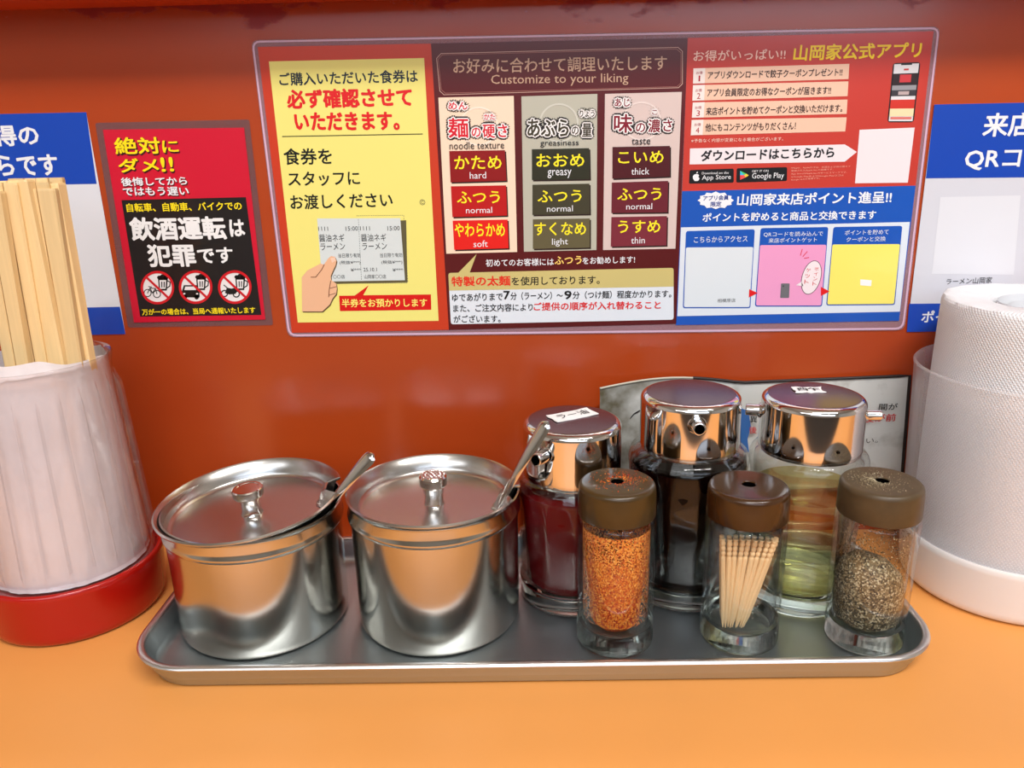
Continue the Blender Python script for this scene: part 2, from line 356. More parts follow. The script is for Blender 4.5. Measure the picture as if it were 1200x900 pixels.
def write_big_notice():
    root = empty('laminated_notice', wp(690, 220, 0), 'wide laminated notice on the red panel with yellow, dark red and blue sections', 'notice')
    k = root
    outer = rounded([(294, 47), (1102, 31), (1060, 387), (337, 395)], 9)
    o = slab('laminate_pouch', outer, 0.0, 0.0008, M_lam, None); att(o, k)
    rim = Print(); rim.line(rounded([(296, 49), (1100, 33), (1058, 385), (339, 393)], 9), 2.2, (214, 178, 200), 0.00085, True); att(rim.build('pouch_seam', None), k)
    D = E0+0.0001; D2 = D+0.00012; D3 = D2+0.00012
    # ---- left section
    s1 = panel('left_section', [(302, 55), (505, 51), (526, 386.5), (342, 390)], (200, 58, 28), None, label='orange section with a yellow ticket notice'); att(s1, k)
    g = Print(); g.poly([(315, 72), (497, 68), (514, 376), (349, 378)], (240, 230, 128), D)
    a = T5(290, 40, 5); t = TT(290, 40, 5); b = T5(300, 210, 5); u = TT(300, 210, 5)
    g.line(a((205, 600), (1025, 585)), 1.1, (70, 70, 40), D2)
    # ticket held in a hand
    g.cut('ticket')
    g.poly([(379, 262), (476, 258), (477.5, 331), (386, 333)], (95, 88, 60), D+0.00005)
    g.poly(b((358, 230), (845, 228), (873, 592), (388, 600)), (214, 222, 222), D2)
    for i in range(26):
        f = i/26; f2 = f+0.02
        g.line([(300+(590+275*f)/5, 252.8-f*0.5), (300+(590+275*f2)/5, 252.8-f*0.5)], 0.6, (110, 110, 90), D)
        g.line([(300+(865+25*f)/5, 210+(212+396*f)/5), (300+(865+25*f2)/5, 210+(212+396*f2)/5)], 0.6, (110, 110, 90), D)
        g.line([(300+(620+270*f)/5, 332-f*0.4), (300+(620+270*f2)/5, 332-f*0.4)], 0.6, (110, 110, 90), D)
        g.line([(300+(600+18*f)/5, 210+(235+360*f)/5), (300+(600+18*f2)/5, 210+(235+360*f2)/5)], 0.5, (110, 120, 120), D3)
    g.cut('red_callout'); g.poly(b((487, 683), (578, 682), (660, 622), (628, 680), (1025, 675), (1027, 765), (492, 773)), (214, 16, 16), D2)
    hand = b((268, 575), (300, 535), (378, 494), (398, 500), (422, 465), (440, 450), (462, 455), (472, 478), (466, 505), (447, 545), (438, 568), (440, 590), (470, 612), (474, 640), (470, 672), (448, 700), (432, 735), (388, 775), (270, 775))
    g.cut('hand'); g.poly([(x+1, y+1.2) for x, y in hand], (90, 70, 40), D3); g.poly(hand, (236, 184, 146), D3+0.00008)
    g.line(b((322, 574), (350, 574), (385, 530), (400, 500)), 0.9, (120, 70, 50), D3+0.00016)
    g.line(b((438, 596), (430, 640), (426, 690)), 0.9, (120, 70, 50), D3+0.00016); g.line(b((430, 640), (470, 630)), 0.7, (120, 70, 50), D3+0.00016); g.line(b((427, 680), (466, 668)), 0.7, (120, 70, 50), D3+0.00016)
    g.poly(b((436, 462), (462, 458), (466, 478), (446, 490)), (246, 205, 180), D3+0.00016)
    att(g.build('yellow_field', None), s1)
    g = Print()
    t(g, 'ご購入いただいた食券は', 185, 265, 997, 245, 78, (18, 34, 50), D2, 0.045)
    t(g, '必ず確認させて', 230, 382, 965, 368, 115, RED, D2, 0.075)
    t(g, 'いただきます。', 275, 513, 890, 508, 110, RED, D2, 0.075)
    t(g, '食券を', 212, 718, 495, 715, 98, (16, 20, 18), D2, 0.04); t(g, 'スタッフに', 237, 850, 658, 843, 86, (16, 20, 18), D2, 0.04)
    u(g, 'お渡しください', 200, 135, 800, 120, 88, (16, 20, 18), D2, 0.04); u(g, '©', 958, 135, 992, 135, 34, (70, 70, 50), D2)
    for dx, dy in ((0, 0), (245, -2)):
        u(g, '1111', 365+dx, 290+dy, 422+dx, 290+dy, 24, BLK, D3); u(g, '15:00', 525+dx, 290+dy, 597+dx, 288+dy, 26, BLK, D3)
        u(g, '醤油ネギ', 370+dx, 345+dy, 518+dx, 343+dy, 44, BLK, D3); u(g, 'ラーメン', 378+dx, 397+dy, 522+dx, 393+dy, 40, BLK, D3)
        u(g, '当日限り有効', 482+dx, 448+dy, 612+dx, 446+dy, 25, BLK, D3); u(g, '(税抜¥***)', 490+dx, 490+dy, 612+dx, 488+dy, 24, BLK, D3); u(g, '¥***', 555+dx, 532, 617+dx, 531, 18, BLK, D3)
    u(g, '25.10.1', 630, 530, 708, 529, 22, BLK, D3); u(g, '〇〇店', 452, 572, 520, 571, 22, BLK, D3); u(g, '山岡家〇〇店', 635, 571, 762, 570, 24, BLK, D3)
    u(g, '半券をお預かりします', 502, 726, 1003, 723, 50, (255, 240, 120), D3, 0.04)
    att(g.build('lettering', None), s1)
    # ---- middle section
    s2 = panel('middle_section', [(505, 51), (806, 44.5), (792.5, 379.5), (526, 386.5)], (86, 10, 16), None, label='dark red section with nine option buttons'); att(s2, k)
    a = T5(500, 40, 3.87); t = TT(500, 40, 3.87); b = T5(500, 210, 3.87); u = TT(500, 210, 3.87)
    g = Print(); fr = a((65, 88), (1140, 60), (1160, 78), (1160, 225), (1142, 243), (78, 275), (60, 258), (45, 110))
    g.line(fr, 0.7, (205, 165, 150), D, True); g.line([(x+(655-x)*0.012, y+(84-y)*0.07) for x, y in fr], 0.5, (170, 110, 100), D, True)
    for q, c in (([(513.7, 114.4), (602, 112.4), (606, 295.3), (523, 297.3)], (246, 218, 192)), ([(611, 113), (700, 110), (699, 293), (614, 295)], (186, 184, 168)), ([(709, 110), (799, 107.7), (791.5, 291.4), (706.7, 293)], (216, 196, 190))): g.cut('column_panel'); g.poly(q, c, D)
    for (cx, cy, c) in ((561, 148, (252, 232, 214)), (655, 144, (208, 206, 194)), (752, 142, (232, 216, 210))): g.cut('pale_ring'); g.ring(cx, cy, 22, 2, c, D2)
    B = [([(526.4, 177), (591.7, 176), (593.5, 211.8), (528, 213.6)], (140, 10, 14)), ([(528.4, 218.3), (593, 217.2), (594.3, 252.6), (530.2, 254.4)], (186, 16, 18)), ([(530.5, 258.6), (594.8, 257.3), (596, 290.9), (532.3, 292.7)], (226, 26, 20)),
         ([(623.3, 174.9), (690.4, 173.6), (691.2, 210), (623.5, 211)], (44, 44, 28)), ([(624, 216.5), (690.7, 215.2), (691.2, 250.8), (624, 251.9)], (64, 60, 42)), ([(624.5, 257), (691.2, 256), (691.2, 290.1), (624.5, 291.7)], (98, 90, 62)),
         ([(717.8, 172.3), (785, 171), (785, 206.7), (717.6, 209.3)], (76, 14, 24)), ([(717, 213.9), (783, 212), (782.2, 248.8), (716.5, 249.5)], (104, 28, 42)), ([(716.5, 254.4), (781.6, 253.2), (780.9, 287.5), (715.8, 289)], (122, 40, 54))]
    for q, c in B: g.cut('option_button'); g.poly([(x+1.4, y+1.6) for x, y in q], (40, 20, 18), D2+0.00004); g.poly(q, c, D3)
    g.cut('speech_box'); g.poly(b((140, 428), (226, 340), (195, 424)), (206, 190, 122), D)
    bx = b((98, 425), (1120, 402), (1120, 637), (110, 658)); g.poly(rounded(bx, 3), (226, 232, 240), D)
    g.poly(rounded(bx, 3)[:10]+list(b((1120, 487), (102, 505))), (206, 190, 122), D2)
    att(g.build('header_frame', None), s2)
    g = Print(); G = (205, 168, 140)
    t(g, 'お好みに合わせて調理いたします', 120, 145, 1090, 130, 68, G, D, 0.02); t(g, 'Customize to your liking', 292, 212, 915, 203, 55, G, D, 0.01)
    for txt, x0, x1, y, h, c in (('めん', 98, 185, 325, 36, (214, 20, 44)), ('麺', 97, 190, 425, 92, (214, 20, 44)), ('の', 203, 245, 445, 44, (214, 20, 44)), ('硬', 253, 310, 440, 62, (214, 20, 44)), ('さ', 322, 366, 438, 60, (214, 20, 44)), ('かた', 260, 310, 375, 28, (214, 20, 44)),
                             ('あぶら', 456, 645, 425, 82, (60, 54, 36)), ('の', 657, 690, 437, 38, (60, 54, 36)), ('量', 704, 750, 435, 62, (60, 54, 36)), ('りょう', 694, 762, 360, 32, (60, 54, 36)),
                             ('あじ', 852, 922, 310, 38, (130, 14, 40)), ('味', 848, 934, 405, 86, (130, 14, 40)), ('の', 948, 992, 424, 44, (130, 14, 40)), ('濃', 1004, 1060, 416, 62, (130, 14, 40)), ('さ', 1072, 1114, 414, 56, (130, 14, 40)), ('こ', 1023, 1045, 355, 22, (130, 14, 40))):
        g.outlined(txt, 500+x0/3.87, 40+y/3.87, 500+x1/3.87, 40+y/3.87, h/3.87, ((30, 22, 22), (246, 242, 240), c), D3, 0.05, 3.0, 1.2)
    t(g, 'noodle texture', 103, 506, 352, 502, 34, BLK, D3+0.0003, 0.02); t(g, 'greasiness', 515, 498, 690, 496, 34, BLK, D3+0.0003, 0.02); t(g, 'taste', 930, 488, 1015, 486, 28, BLK, D3+0.0003, 0.02)
    Z = D3+0.0001
    for f, txt, x0, x1, y, h, c in ((t, 'かため', 125, 340, 582, 62, YEL), (t, 'hard', 195, 270, 640, 31, WHT), (u, 'ふつう', 137, 332, 82, 56, YEL), (u, 'normal', 178, 297, 140, 28, WHT), (u, 'やわらかめ', 127, 355, 230, 62, YEL), (u, 'soft', 212, 277, 293, 30, WHT),
                                (t, 'おおめ', 497, 715, 572, 60, YEL), (t, 'greasy', 548, 657, 634, 38, WHT), (u, 'ふつう', 503, 703, 77, 56, YEL), (u, 'normal', 545, 663, 133, 28, WHT), (u, 'すくなめ', 488, 723, 225, 60, YEL), (u, 'light', 568, 641, 287, 38, WHT),
                                (t, 'こいめ', 868, 1075, 558, 58, YEL), (t, 'thick', 928, 1010, 622, 31, WHT), (u, 'ふつう', 865, 1065, 68, 56, YEL), (u, 'normal', 905, 1023, 123, 28, WHT), (u, 'うすめ', 868, 1060, 215, 58, YEL), (u, 'thin', 927, 990, 277, 30, WHT)):
        f(g, txt, x0, y+1, x1, y-1, h, c, Z, 0.035 if c is YEL else 0.015)
    u(g, '初めてのお客様には', 268, 380, 577, 374, 34, WHT, D, 0.03); u(g, 'ふつう', 580, 369, 703, 366, 38, (255, 214, 110), D, 0.05); u(g, 'をお勧めします!', 707, 370, 945, 364, 33, WHT, D, 0.03)
    u(g, '特製の太麺', 112, 464, 380, 460, 46, (226, 50, 30), D3, 0.07); u(g, 'を使用しております。', 385, 463, 785, 456, 40, BLK, D3, 0.03)
    u(g, 'ゆであがりまで', 115, 537, 345, 532, 36, BLK, D3, 0.03); u(g, '7', 348, 526, 378, 526, 40, BLK, D3, 0.08); u(g, '分（ラーメン）～', 380, 530, 618, 527, 36, BLK, D3, 0.03); u(g, '9', 624, 525, 658, 525, 40, BLK, D3, 0.08); u(g, '分（つけ麺）程度かかります。', 662, 526, 1110, 519, 36, BLK, D3, 0.03)
    u(g, 'また、ご注文内容により', 120, 586, 482, 580, 35, BLK, D3, 0.03); u(g, 'ご提供の順序が入れ替わること', 485, 578, 1062, 570, 38, (222, 30, 34), D3, 0.05); u(g, 'がございます。', 122, 634, 335, 632, 34, BLK, D3, 0.03)
    att(g.build('lettering', None), s2)
    # ---- right section, upper
    s3 = panel('upper_right_section', [(806, 44.5), (1094, 36.5), (1073, 217.5), (799.5, 224)], (196, 58, 46), None, label='red section listing four offers'); att(s3, k)
    a = T5(790, 30, 3.75); t = TT(790, 30, 3.75); b = T5(790, 210, 3.75); u = TT(790, 210, 3.75)
    g = Print()
    for q in (((85, 188), (770, 168), (766, 235), (83, 255)), ((83, 262), (766, 245), (762, 310), (80, 330)), ((82, 338), (762, 325), (758, 388), (78, 405)), ((77, 415), (758, 403), (752, 465), (73, 482))):
        g.cut('offer_bar'); g.poly(a(*q), (236, 196, 170), D); g.poly(a(q[0], (q[0][0]+52, q[0][1]-1.5), (q[3][0]+52, q[3][1]-1.5), q[3]), (240, 228, 222), D2)
    g.cut('arrow_banner'); g.poly(a((70, 540), (750, 522), (803, 555), (750, 598), (68, 610)), (236, 228, 232), D)
    for q in (((68, 635), (262, 628), (262, 690), (65, 695)), ((275, 627), (497, 622), (496, 683), (273, 690))): g.cut('store_badge'); g.poly(rounded(a(*q), 2), (14, 16, 22), D)
    # store badge marks
    g.cut('badge_mark')
    g.poly(a((88, 655), (96, 652), (104, 653), (110, 657), (107, 664), (112, 672), (106, 682), (99, 683), (90, 683), (83, 672), (82, 662)), WHT, D2); g.disc(790+111/3.75, 30+664/3.75, 1.0, 1.3, (14, 16, 22), D3); g.poly(a((97, 650), (99, 644), (105, 642), (103, 648)), WHT, D2)
    g.cut('badge_mark'); g.poly(a((290, 638), (308, 657), (290, 657)), (60, 190, 230), D2); g.poly(a((290, 657), (308, 657), (290, 678)), (235, 70, 80), D2); g.poly(a((290, 638), (318, 651), (308, 657)), (80, 200, 110), D2); g.poly(a((308, 657), (318, 651), (328, 658), (314, 667)), (250, 205, 60), D2); g.poly(a((308, 657), (314, 667), (290, 678)), (235, 90, 80), D3)
    # phone with a shop page on its screen
    ph = a((962, 165), (1083, 160), (1053, 425), (937, 425)); g.cut('phone_picture'); g.poly(rounded(ph, 4), (28, 26, 30), D)
    def row(f0, f1, c, dd, l=0.05, r=0.95):
        def pt(f, s_): L = (ph[0][0]+(ph[3][0]-ph[0][0])*f, ph[0][1]+(ph[3][1]-ph[0][1])*f); R = (ph[1][0]+(ph[2][0]-ph[1][0])*f, ph[1][1]+(ph[2][1]-ph[1][1])*f); return (L[0]+(R[0]-L[0])*s_, L[1]+(R[1]-L[1])*s_)
        g.poly([pt(f0, l), pt(f0, r), pt(f1, r), pt(f1, l)], c, dd)
    row(0.02, 0.98, (226, 226, 230), D2); row(0.01, 0.04, (28, 26, 30), D3, 0.3, 0.7); row(0.18, 0.38, (46, 30, 34), D3); row(0.2, 0.33, (205, 60, 66), D3+0.0001, 0.3, 0.72); row(0.38, 0.46, (150, 150, 156), D3); row(0.46, 0.56, (60, 56, 62), D3); row(0.48, 0.54, (190, 170, 170), D3+0.0001, 0.3, 0.7)
    row(0.62, 0.77, (208, 52, 40), D3); row(0.77, 0.9, (236, 222, 176), D3); row(0.91, 0.95, (220, 120, 110), D3, 0.1, 0.9); row(0.1, 0.13, (200, 60, 60), D3, 0.42, 0.6)
    g.cut('blank_code_square'); g.poly(a((815, 458), (1057, 448), (1027, 690), (795, 693)), (236, 228, 232), D)
    att(g.build('offer_bars', None), s3)
    g = Print(); PW = (250, 216, 200)
    t(g, 'お得がいっぱい!!', 85, 134, 490, 125, 48, PW, D, 0.02); t(g, '山岡家公式アプリ', 525, 120, 1088, 106, 72, (255, 222, 24), D2, 0.06)
    for txt, x0, y0, x1, y1 in (('アプリダウンロードで餃子クーポンプレゼント!!', 148, 218, 740, 204), ('アプリ会員限定のお得なクーポンが届きます!!', 145, 295, 690, 284), ('来店ポイントを貯めてクーポンと交換いただけます。', 140, 377, 740, 362), ('他にもコンテンツがもりだくさん！', 137, 448, 535, 440)):
        t(g, txt, x0, y0, x1, y1, 36, (50, 20, 20), D2, 0.035)
    for i, (x, y) in enumerate(((111, 220), (108, 297), (106, 373), (103, 448))):
        t(g, str(i+1), x-(4 if i == 0 else 8), y+12, x+(4 if i == 0 else 8), y+12, 26, (170, 30, 50), D3, 0.03); t(g, 'お得', x-14, y-12, x+14, y-13, 14, (170, 30, 50), D3, 0.02)
    t(g, '※予告なく内容が変更になる場合がございます。', 75, 506, 480, 497, 17, PW, D2, 0.02)
    t(g, 'ダウンロードはこちらから', 118, 572, 705, 556, 50, BLK, D2, 0.07)
    t(g, 'Download on the', 122, 649, 240, 646, 10, WHT, D3); t(g, 'App Store', 122, 671, 250, 667, 27, WHT, D3, 0.02); t(g, 'GET IT ON', 342, 640, 415, 638, 9, WHT, D3); t(g, 'Google Play', 342, 664, 483, 661, 32, WHT, D3, 0.02)
    for i, l in enumerate(('※Apple、Appleロゴは、米国および他の国々で', '登録されたApple Inc.の商標です。', 'App StoreはApple Inc.のサービスマークです。', '※Google PlayおよびGoogle Playロゴは', 'Google LLCの商標です。')):
        t(g, l, 514, 626+13*i, (775, 700, 760, 745, 640)[i], 619+13*i, 9, (236, 170, 150), D2)
    att(g.build('lettering', None), s3)
    # ---- right section, lower
    s4 = panel('lower_right_section', [(799.5, 224), (1073, 217.5), (1053.5, 376), (792, 381)], (18, 84, 184), None, label='blue section with three cards'); att(s4, k)
    g = Print(); g.poly(b((30, 212), (1036, 188), (992, 582), (14, 602)), (222, 230, 240), D)
    g.cut('burst_badge'); g.poly([(790+(183+(80 if i % 2 == 0 else 70)*math.cos(2*PI*i/24))/3.75, 210+(93+(39 if i % 2 == 0 else 32)*math.sin(2*PI*i/24))/3.75) for i in range(24)], (240, 242, 248), D2)
    for q, hy, c in ((((52, 228), (355, 220), (335, 567), (38, 567)), 298, (222, 230, 236)), (((380, 215), (678, 210), (650, 560), (355, 560)), 288, (238, 160, 204)), (((700, 210), (1003, 205), (970, 553), (668, 555)), 285, (250, 236, 112))):
        g.cut('card'); g.poly(rounded(b(*q), 3), (18, 84, 184), D2)
        f = (hy-q[0][1])/(q[3][1]-q[0][1]); L = (q[0][0]+(q[3][0]-q[0][0])*f+3, hy+2); R = (q[1][0]+(q[2][0]-q[1][0])*f-3, hy)
        g.poly(rounded(b(L, R, (q[2][0]-4, q[2][1]-5), (q[3][0]+5, q[3][1]-5)), 2), c, D3)
    Z = D3+0.0001
    for q in (((330, 483), (367, 500), (328, 520)), ((645, 473), (683, 493), (645, 513))): g.cut('red_arrow'); g.poly(b(*q), (226, 24, 30), Z)
    g.cut('speech_bubble'); g.disc(790+603/3.75, 210+432/3.75, 20.5, 11.2, (60, 30, 40), Z, rot=1.85); g.disc(790+603/3.75, 210+432/3.75, 19.8, 10.5, (244, 232, 236), Z+0.00008, rot=1.85); g.poly(b((560, 450), (568, 470), (535, 466)), (244, 232, 236), Z+0.00008)
    for q in (((555, 335), (563, 308)), ((566, 340), (585, 318)), ((572, 348), (592, 344))): g.line(b(*q), 0.9, (222, 40, 70), Z)
    g.cut('small_phone'); g.poly(rounded(b((470, 458), (508, 458), (505, 522), (466, 522)), 1), (110, 110, 116), Z); g.disc(790+480/3.75, 210+470/3.75, 0.9, 0.9, (60, 60, 66), Z+0.0001)
    g.cut('coupon'); g.poly(b((818, 440), (868, 444), (866, 470), (818, 466)), (250, 250, 250), Z)
    att(g.build('cards', None), s4)
    g = Print(); NV = (20, 50, 140)
    u(g, 'アプリ会員', 128, 84, 240, 80, 22, NV, D3, 0.05); u(g, '限定', 160, 110, 208, 108, 22, NV, D3, 0.05)
    u(g, '山岡家来店ポイント進呈!!', 277, 91, 957, 78, 54, (240, 244, 250), D2, 0.06); u(g, 'ポイントを貯めると商品と交換できます', 125, 169, 888, 156, 40, (240, 244, 250), D2, 0.05)
    u(g, 'こちらからアクセス', 87, 266, 323, 261, 27, WHT, D3, 0.03); u(g, '相模原店', 190, 534, 270, 532, 17, (60, 60, 60), Z, 0.03)
    u(g, 'QRコードを読み込んで', 393, 243, 655, 239, 23, WHT, D3, 0.03); u(g, '来店ポイントゲット', 415, 270, 628, 265, 22, WHT, D3, 0.03); u(g, 'ポイントを貯めて', 750, 235, 943, 231, 23, WHT, D3, 0.03); u(g, 'クーポンと交換', 757, 265, 930, 261, 22, WHT, D3, 0.03)
    for i, ch in enumerate('ポイント'): u(g, ch, 617-3*i, 392+22*i, 635-3*i, 396+22*i, 17, (214, 40, 50), Z+0.0002, 0.03)
    for i, ch in enumerate('ゲット'): u(g, ch, 580-4*i, 398+26*i, 600-4*i, 402+26*i, 18, (214, 40, 50), Z+0.0002, 0.03)
    att(g.build('lettering', None), s4)
def att(o, parent):
    """parent without moving"""
    if isinstance(o, list):
        for q in o: att(q, parent)
        return o
    o.parent = parent; q = parent; M_ = Matrix.Identity(4)
    while q: M_ = Matrix.Translation(q.location) @ M_; q = q.parent
    o.matrix_parent_inverse = Matrix.Identity(4)
    if o.type == 'MESH' and any(M_.translation): o.data.transform(M_.inverted())
    return o
write_big_notice()

def write_warning():
    root = empty('warning_poster', wp(215, 265, 0), 'small red and black laminated no drink driving poster with three prohibition signs', 'poster')
    o = slab('laminate_pouch', rounded([(111.5, 144), (292, 140), (320, 381), (150, 384)], 3), 0, 0.0007, M_lam2, None); att(o, root)
    s = panel('printed_sheet', [(120.5, 152), (286, 149.5), (311, 374.5), (157, 378)], (206, 14, 48), None); att(s, root)
    D = E0+0.0001; D2 = D+0.00012; D3 = D2+0.00012; a = T5(110, 130, 3.4636); t = TT(110, 130, 3.4636)
    g = Print(); g.poly(a((112, 362), (617, 350), (680, 828), (188, 835)), (26, 22, 24), D)
    sc = 3.4636
    for i, (cx, cy) in enumerate(((258, 717), (413, 715), (572, 715))):
        X, Y = 110+cx/sc, 130+cy/sc; r = 68/sc
        g.cut('prohibition_sign'); g.disc(X, Y, r, r, (236, 232, 232), D2)
        q = lambda *p: [(X+x/sc, Y+y/sc) for x, y in p]
        K = (20, 18, 20)
        # mug
        g.poly(q((2, -38), (42, -38), (38, 12), (6, 12)), K, D3); g.poly(q((8, -30), (35, -30), (33, 5), (11, 5)), (236, 232, 232), D3+0.00005); g.poly(q((15, -24), (20, -24), (20, 0), (16, 0)), K, D3+0.0001); g.poly(q((25, -24), (30, -24), (29, 0), (25, 0)), K, D3+0.0001)
        g.line(q((40, -28), (52, -22), (50, -6), (38, 2)), 1.3, K, D3); g.disc(X+8/sc, Y-41/sc, 2.8, 2.2, K, D3); g.disc(X+22/sc, Y-45/sc, 3.2, 2.6, K, D3); g.disc(X+35/sc, Y-41/sc, 2.8, 2.2, K, D3)
        if i == 0:
            g.ring(X-40/sc, Y+22/sc, 4.2, 1, K, D3, 16); g.ring(X-2/sc, Y+26/sc, 4.2, 1, K, D3, 16); g.line(q((-40, 22), (-30, 2), (-8, 4), (-2, 26)), 1, K, D3); g.line(q((-30, 2), (-20, 22), (-8, 4)), 1, K, D3); g.line(q((-36, -4), (-24, -2)), 1, K, D3)
        elif i == 1:
            g.poly(q((-48, -8), (4, -8), (10, 14), (16, 20), (16, 42), (-56, 42), (-56, 18)), K, D3); g.poly(q((-42, -2), (-2, -2), (2, 12), (-46, 12)), (236, 232, 232), D3+0.00005); g.disc(X-44/sc, Y+40/sc, 2.6, 3, K, D3); g.disc(X+4/sc, Y+40/sc, 2.6, 3, K, D3); g.poly(q((-50, 24), (-42, 24), (-42, 30), (-50, 30)), (236, 232, 232), D3+0.00005); g.poly(q((2, 24), (10, 24), (10, 30), (2, 30)), (236, 232, 232), D3+0.00005)
        else:
            g.ring(X-42/sc, Y+26/sc, 3.6, 1.4, K, D3, 16); g.ring(X+6/sc, Y+28/sc, 3.6, 1.4, K, D3, 16); g.poly(q((-40, 24), (-32, 2), (-14, 6), (6, 2), (18, 8), (2, 28), (-22, 30)), K, D3); g.line(q((-44, -8), (-32, 2)), 1.2, K, D3)
        g.ring(X, Y, r*0.93, 2.9, (206, 20, 34), D3+0.00012); g.line([(X-r*0.66, Y-r*0.62), (X+r*0.66, Y+r*0.62)], 2.6, (206, 20, 34), D3+0.00012)
    att(g.build('black_panel', None), s)
    g = Print(); K = (60, 10, 20)
    for txt, x0, y0, x1, y1, h in (('絶対', 84, 142, 268, 139, 70), ('に', 278, 145, 342, 143, 50), ('ダメ', 100, 222, 262, 219, 58), ('!!', 272, 218, 322, 216, 60)):
        P0 = 110+x0/sc, 130+y0/sc, 110+x1/sc, 130+y1/sc
        g.text(txt, P0[0]+1, P0[1]+1.2, P0[2]+1.4, P0[3]+1.2, h/sc+1.4, K, D2, 0.09); g.text(txt, P0[0]-.3, P0[1], P0[2]+.3, P0[3], h/sc, (255, 226, 20), D3, 0.06)
    for txt, x0, y0, x1, y1 in (('後悔してから', 110, 288, 378, 283), ('ではもう遅い', 118, 328, 385, 325)):
        t(g, txt, x0+2, y0+4, x1+4, y1+4, 38, (90, 10, 24), D2, 0.08); t(g, txt, x0, y0, x1, y1, 36, WHT, D3, 0.06)
    t(g, '自転車、自動車、バイクでの', 132, 393, 600, 385, 36, (252, 226, 30), D2, 0.05)
    t(g, '飲酒運転', 146, 480, 535, 474, 96, (240, 240, 240), D2, 0.07); t(g, 'は', 550, 476, 612, 474, 70, (240, 240, 240), D2, 0.07)
    t(g, '犯罪', 218, 588, 412, 586, 92, (240, 240, 240), D2, 0.07); t(g, 'です', 420, 588, 565, 585, 66, (240, 240, 240), D2, 0.07)
    t(g, '万が一の場合は、当局へ通報いたします', 195, 817, 655, 808, 26, (252, 226, 30), D2, 0.05)
    att(g.build('lettering', None), s)
write_warning()
def write_blue_left():
    root = empty('blue_notice', wp(60, 260, 0), 'blue and white notice on the panel behind the chopstick holder at the left', 'notice')
    s = slab('printed_sheet', [(-115, 136), (101, 131.5), (147, 391.5), (-60, 396)], 0, 0.0009, ink((222, 224, 230)), None); att(s, root)
    g = Print(); D = 0.001
    g.poly([(-115, 136), (101, 131.5), (113.2, 215.5), (-100, 219)], (14, 68, 178), D); g.cut('blue_band'); g.poly([(-67, 364), (140.5, 359.5), (147, 391.5), (-60, 396)], (14, 68, 178), D)
    att(g.build('blue_band', None), s)
    g = Print(); D = 0.0011
    g.text('お得の', -33, 160, 45, 158, 25, WHT, D, 0.06); g.text('こちらです', -52, 195.5, 68, 193, 25, WHT, D, 0.06)
    att(g.build('lettering', None), s)
def write_blue_right():
    root = empty('blue_notice', wp(1170, 250, 0), 'blue and white notice behind the paper dispenser at the right edge', 'notice')
    s = slab('printed_sheet', [(1095, 122.5), (1310, 118), (1275, 386), (1062.7, 389)], 0, 0.0009, ink((214, 214, 222)), None); att(s, root)
    g = Print(); D = 0.001
    g.poly([(1095, 122.5), (1310, 118), (1296, 207), (1085, 209)], (14, 68, 178), D); g.cut('blue_band'); g.poly([(1065.5, 356), (1279, 354), (1275, 386), (1062.7, 389)], (14, 68, 178), D)
    g.cut('blank_code_square'); g.poly([(1102, 231), (1196, 229), (1188, 322), (1092, 321)], (226, 226, 232), D)
    att(g.build('blue_band', None), s)
    g = Print(); D = 0.0012
    g.text('来店で', 1152.7, 146.5, 1240, 145, 28, WHT, D, 0.05); g.text('QRコード', 1130.7, 187, 1255, 185, 26, WHT, D, 0.05); g.text('ポイント', 1080, 371, 1142, 370, 14, WHT, D, 0.05)
    g.text('ラーメン山岡家', 1109, 330, 1162.7, 328, 7.5, BLK, D, 0.03); g.text('相模原店', 1120, 339.5, 1151, 338, 7, BLK, D, 0.03)
    att(g.build('lettering', None), s)
write_blue_left(); write_blue_right()

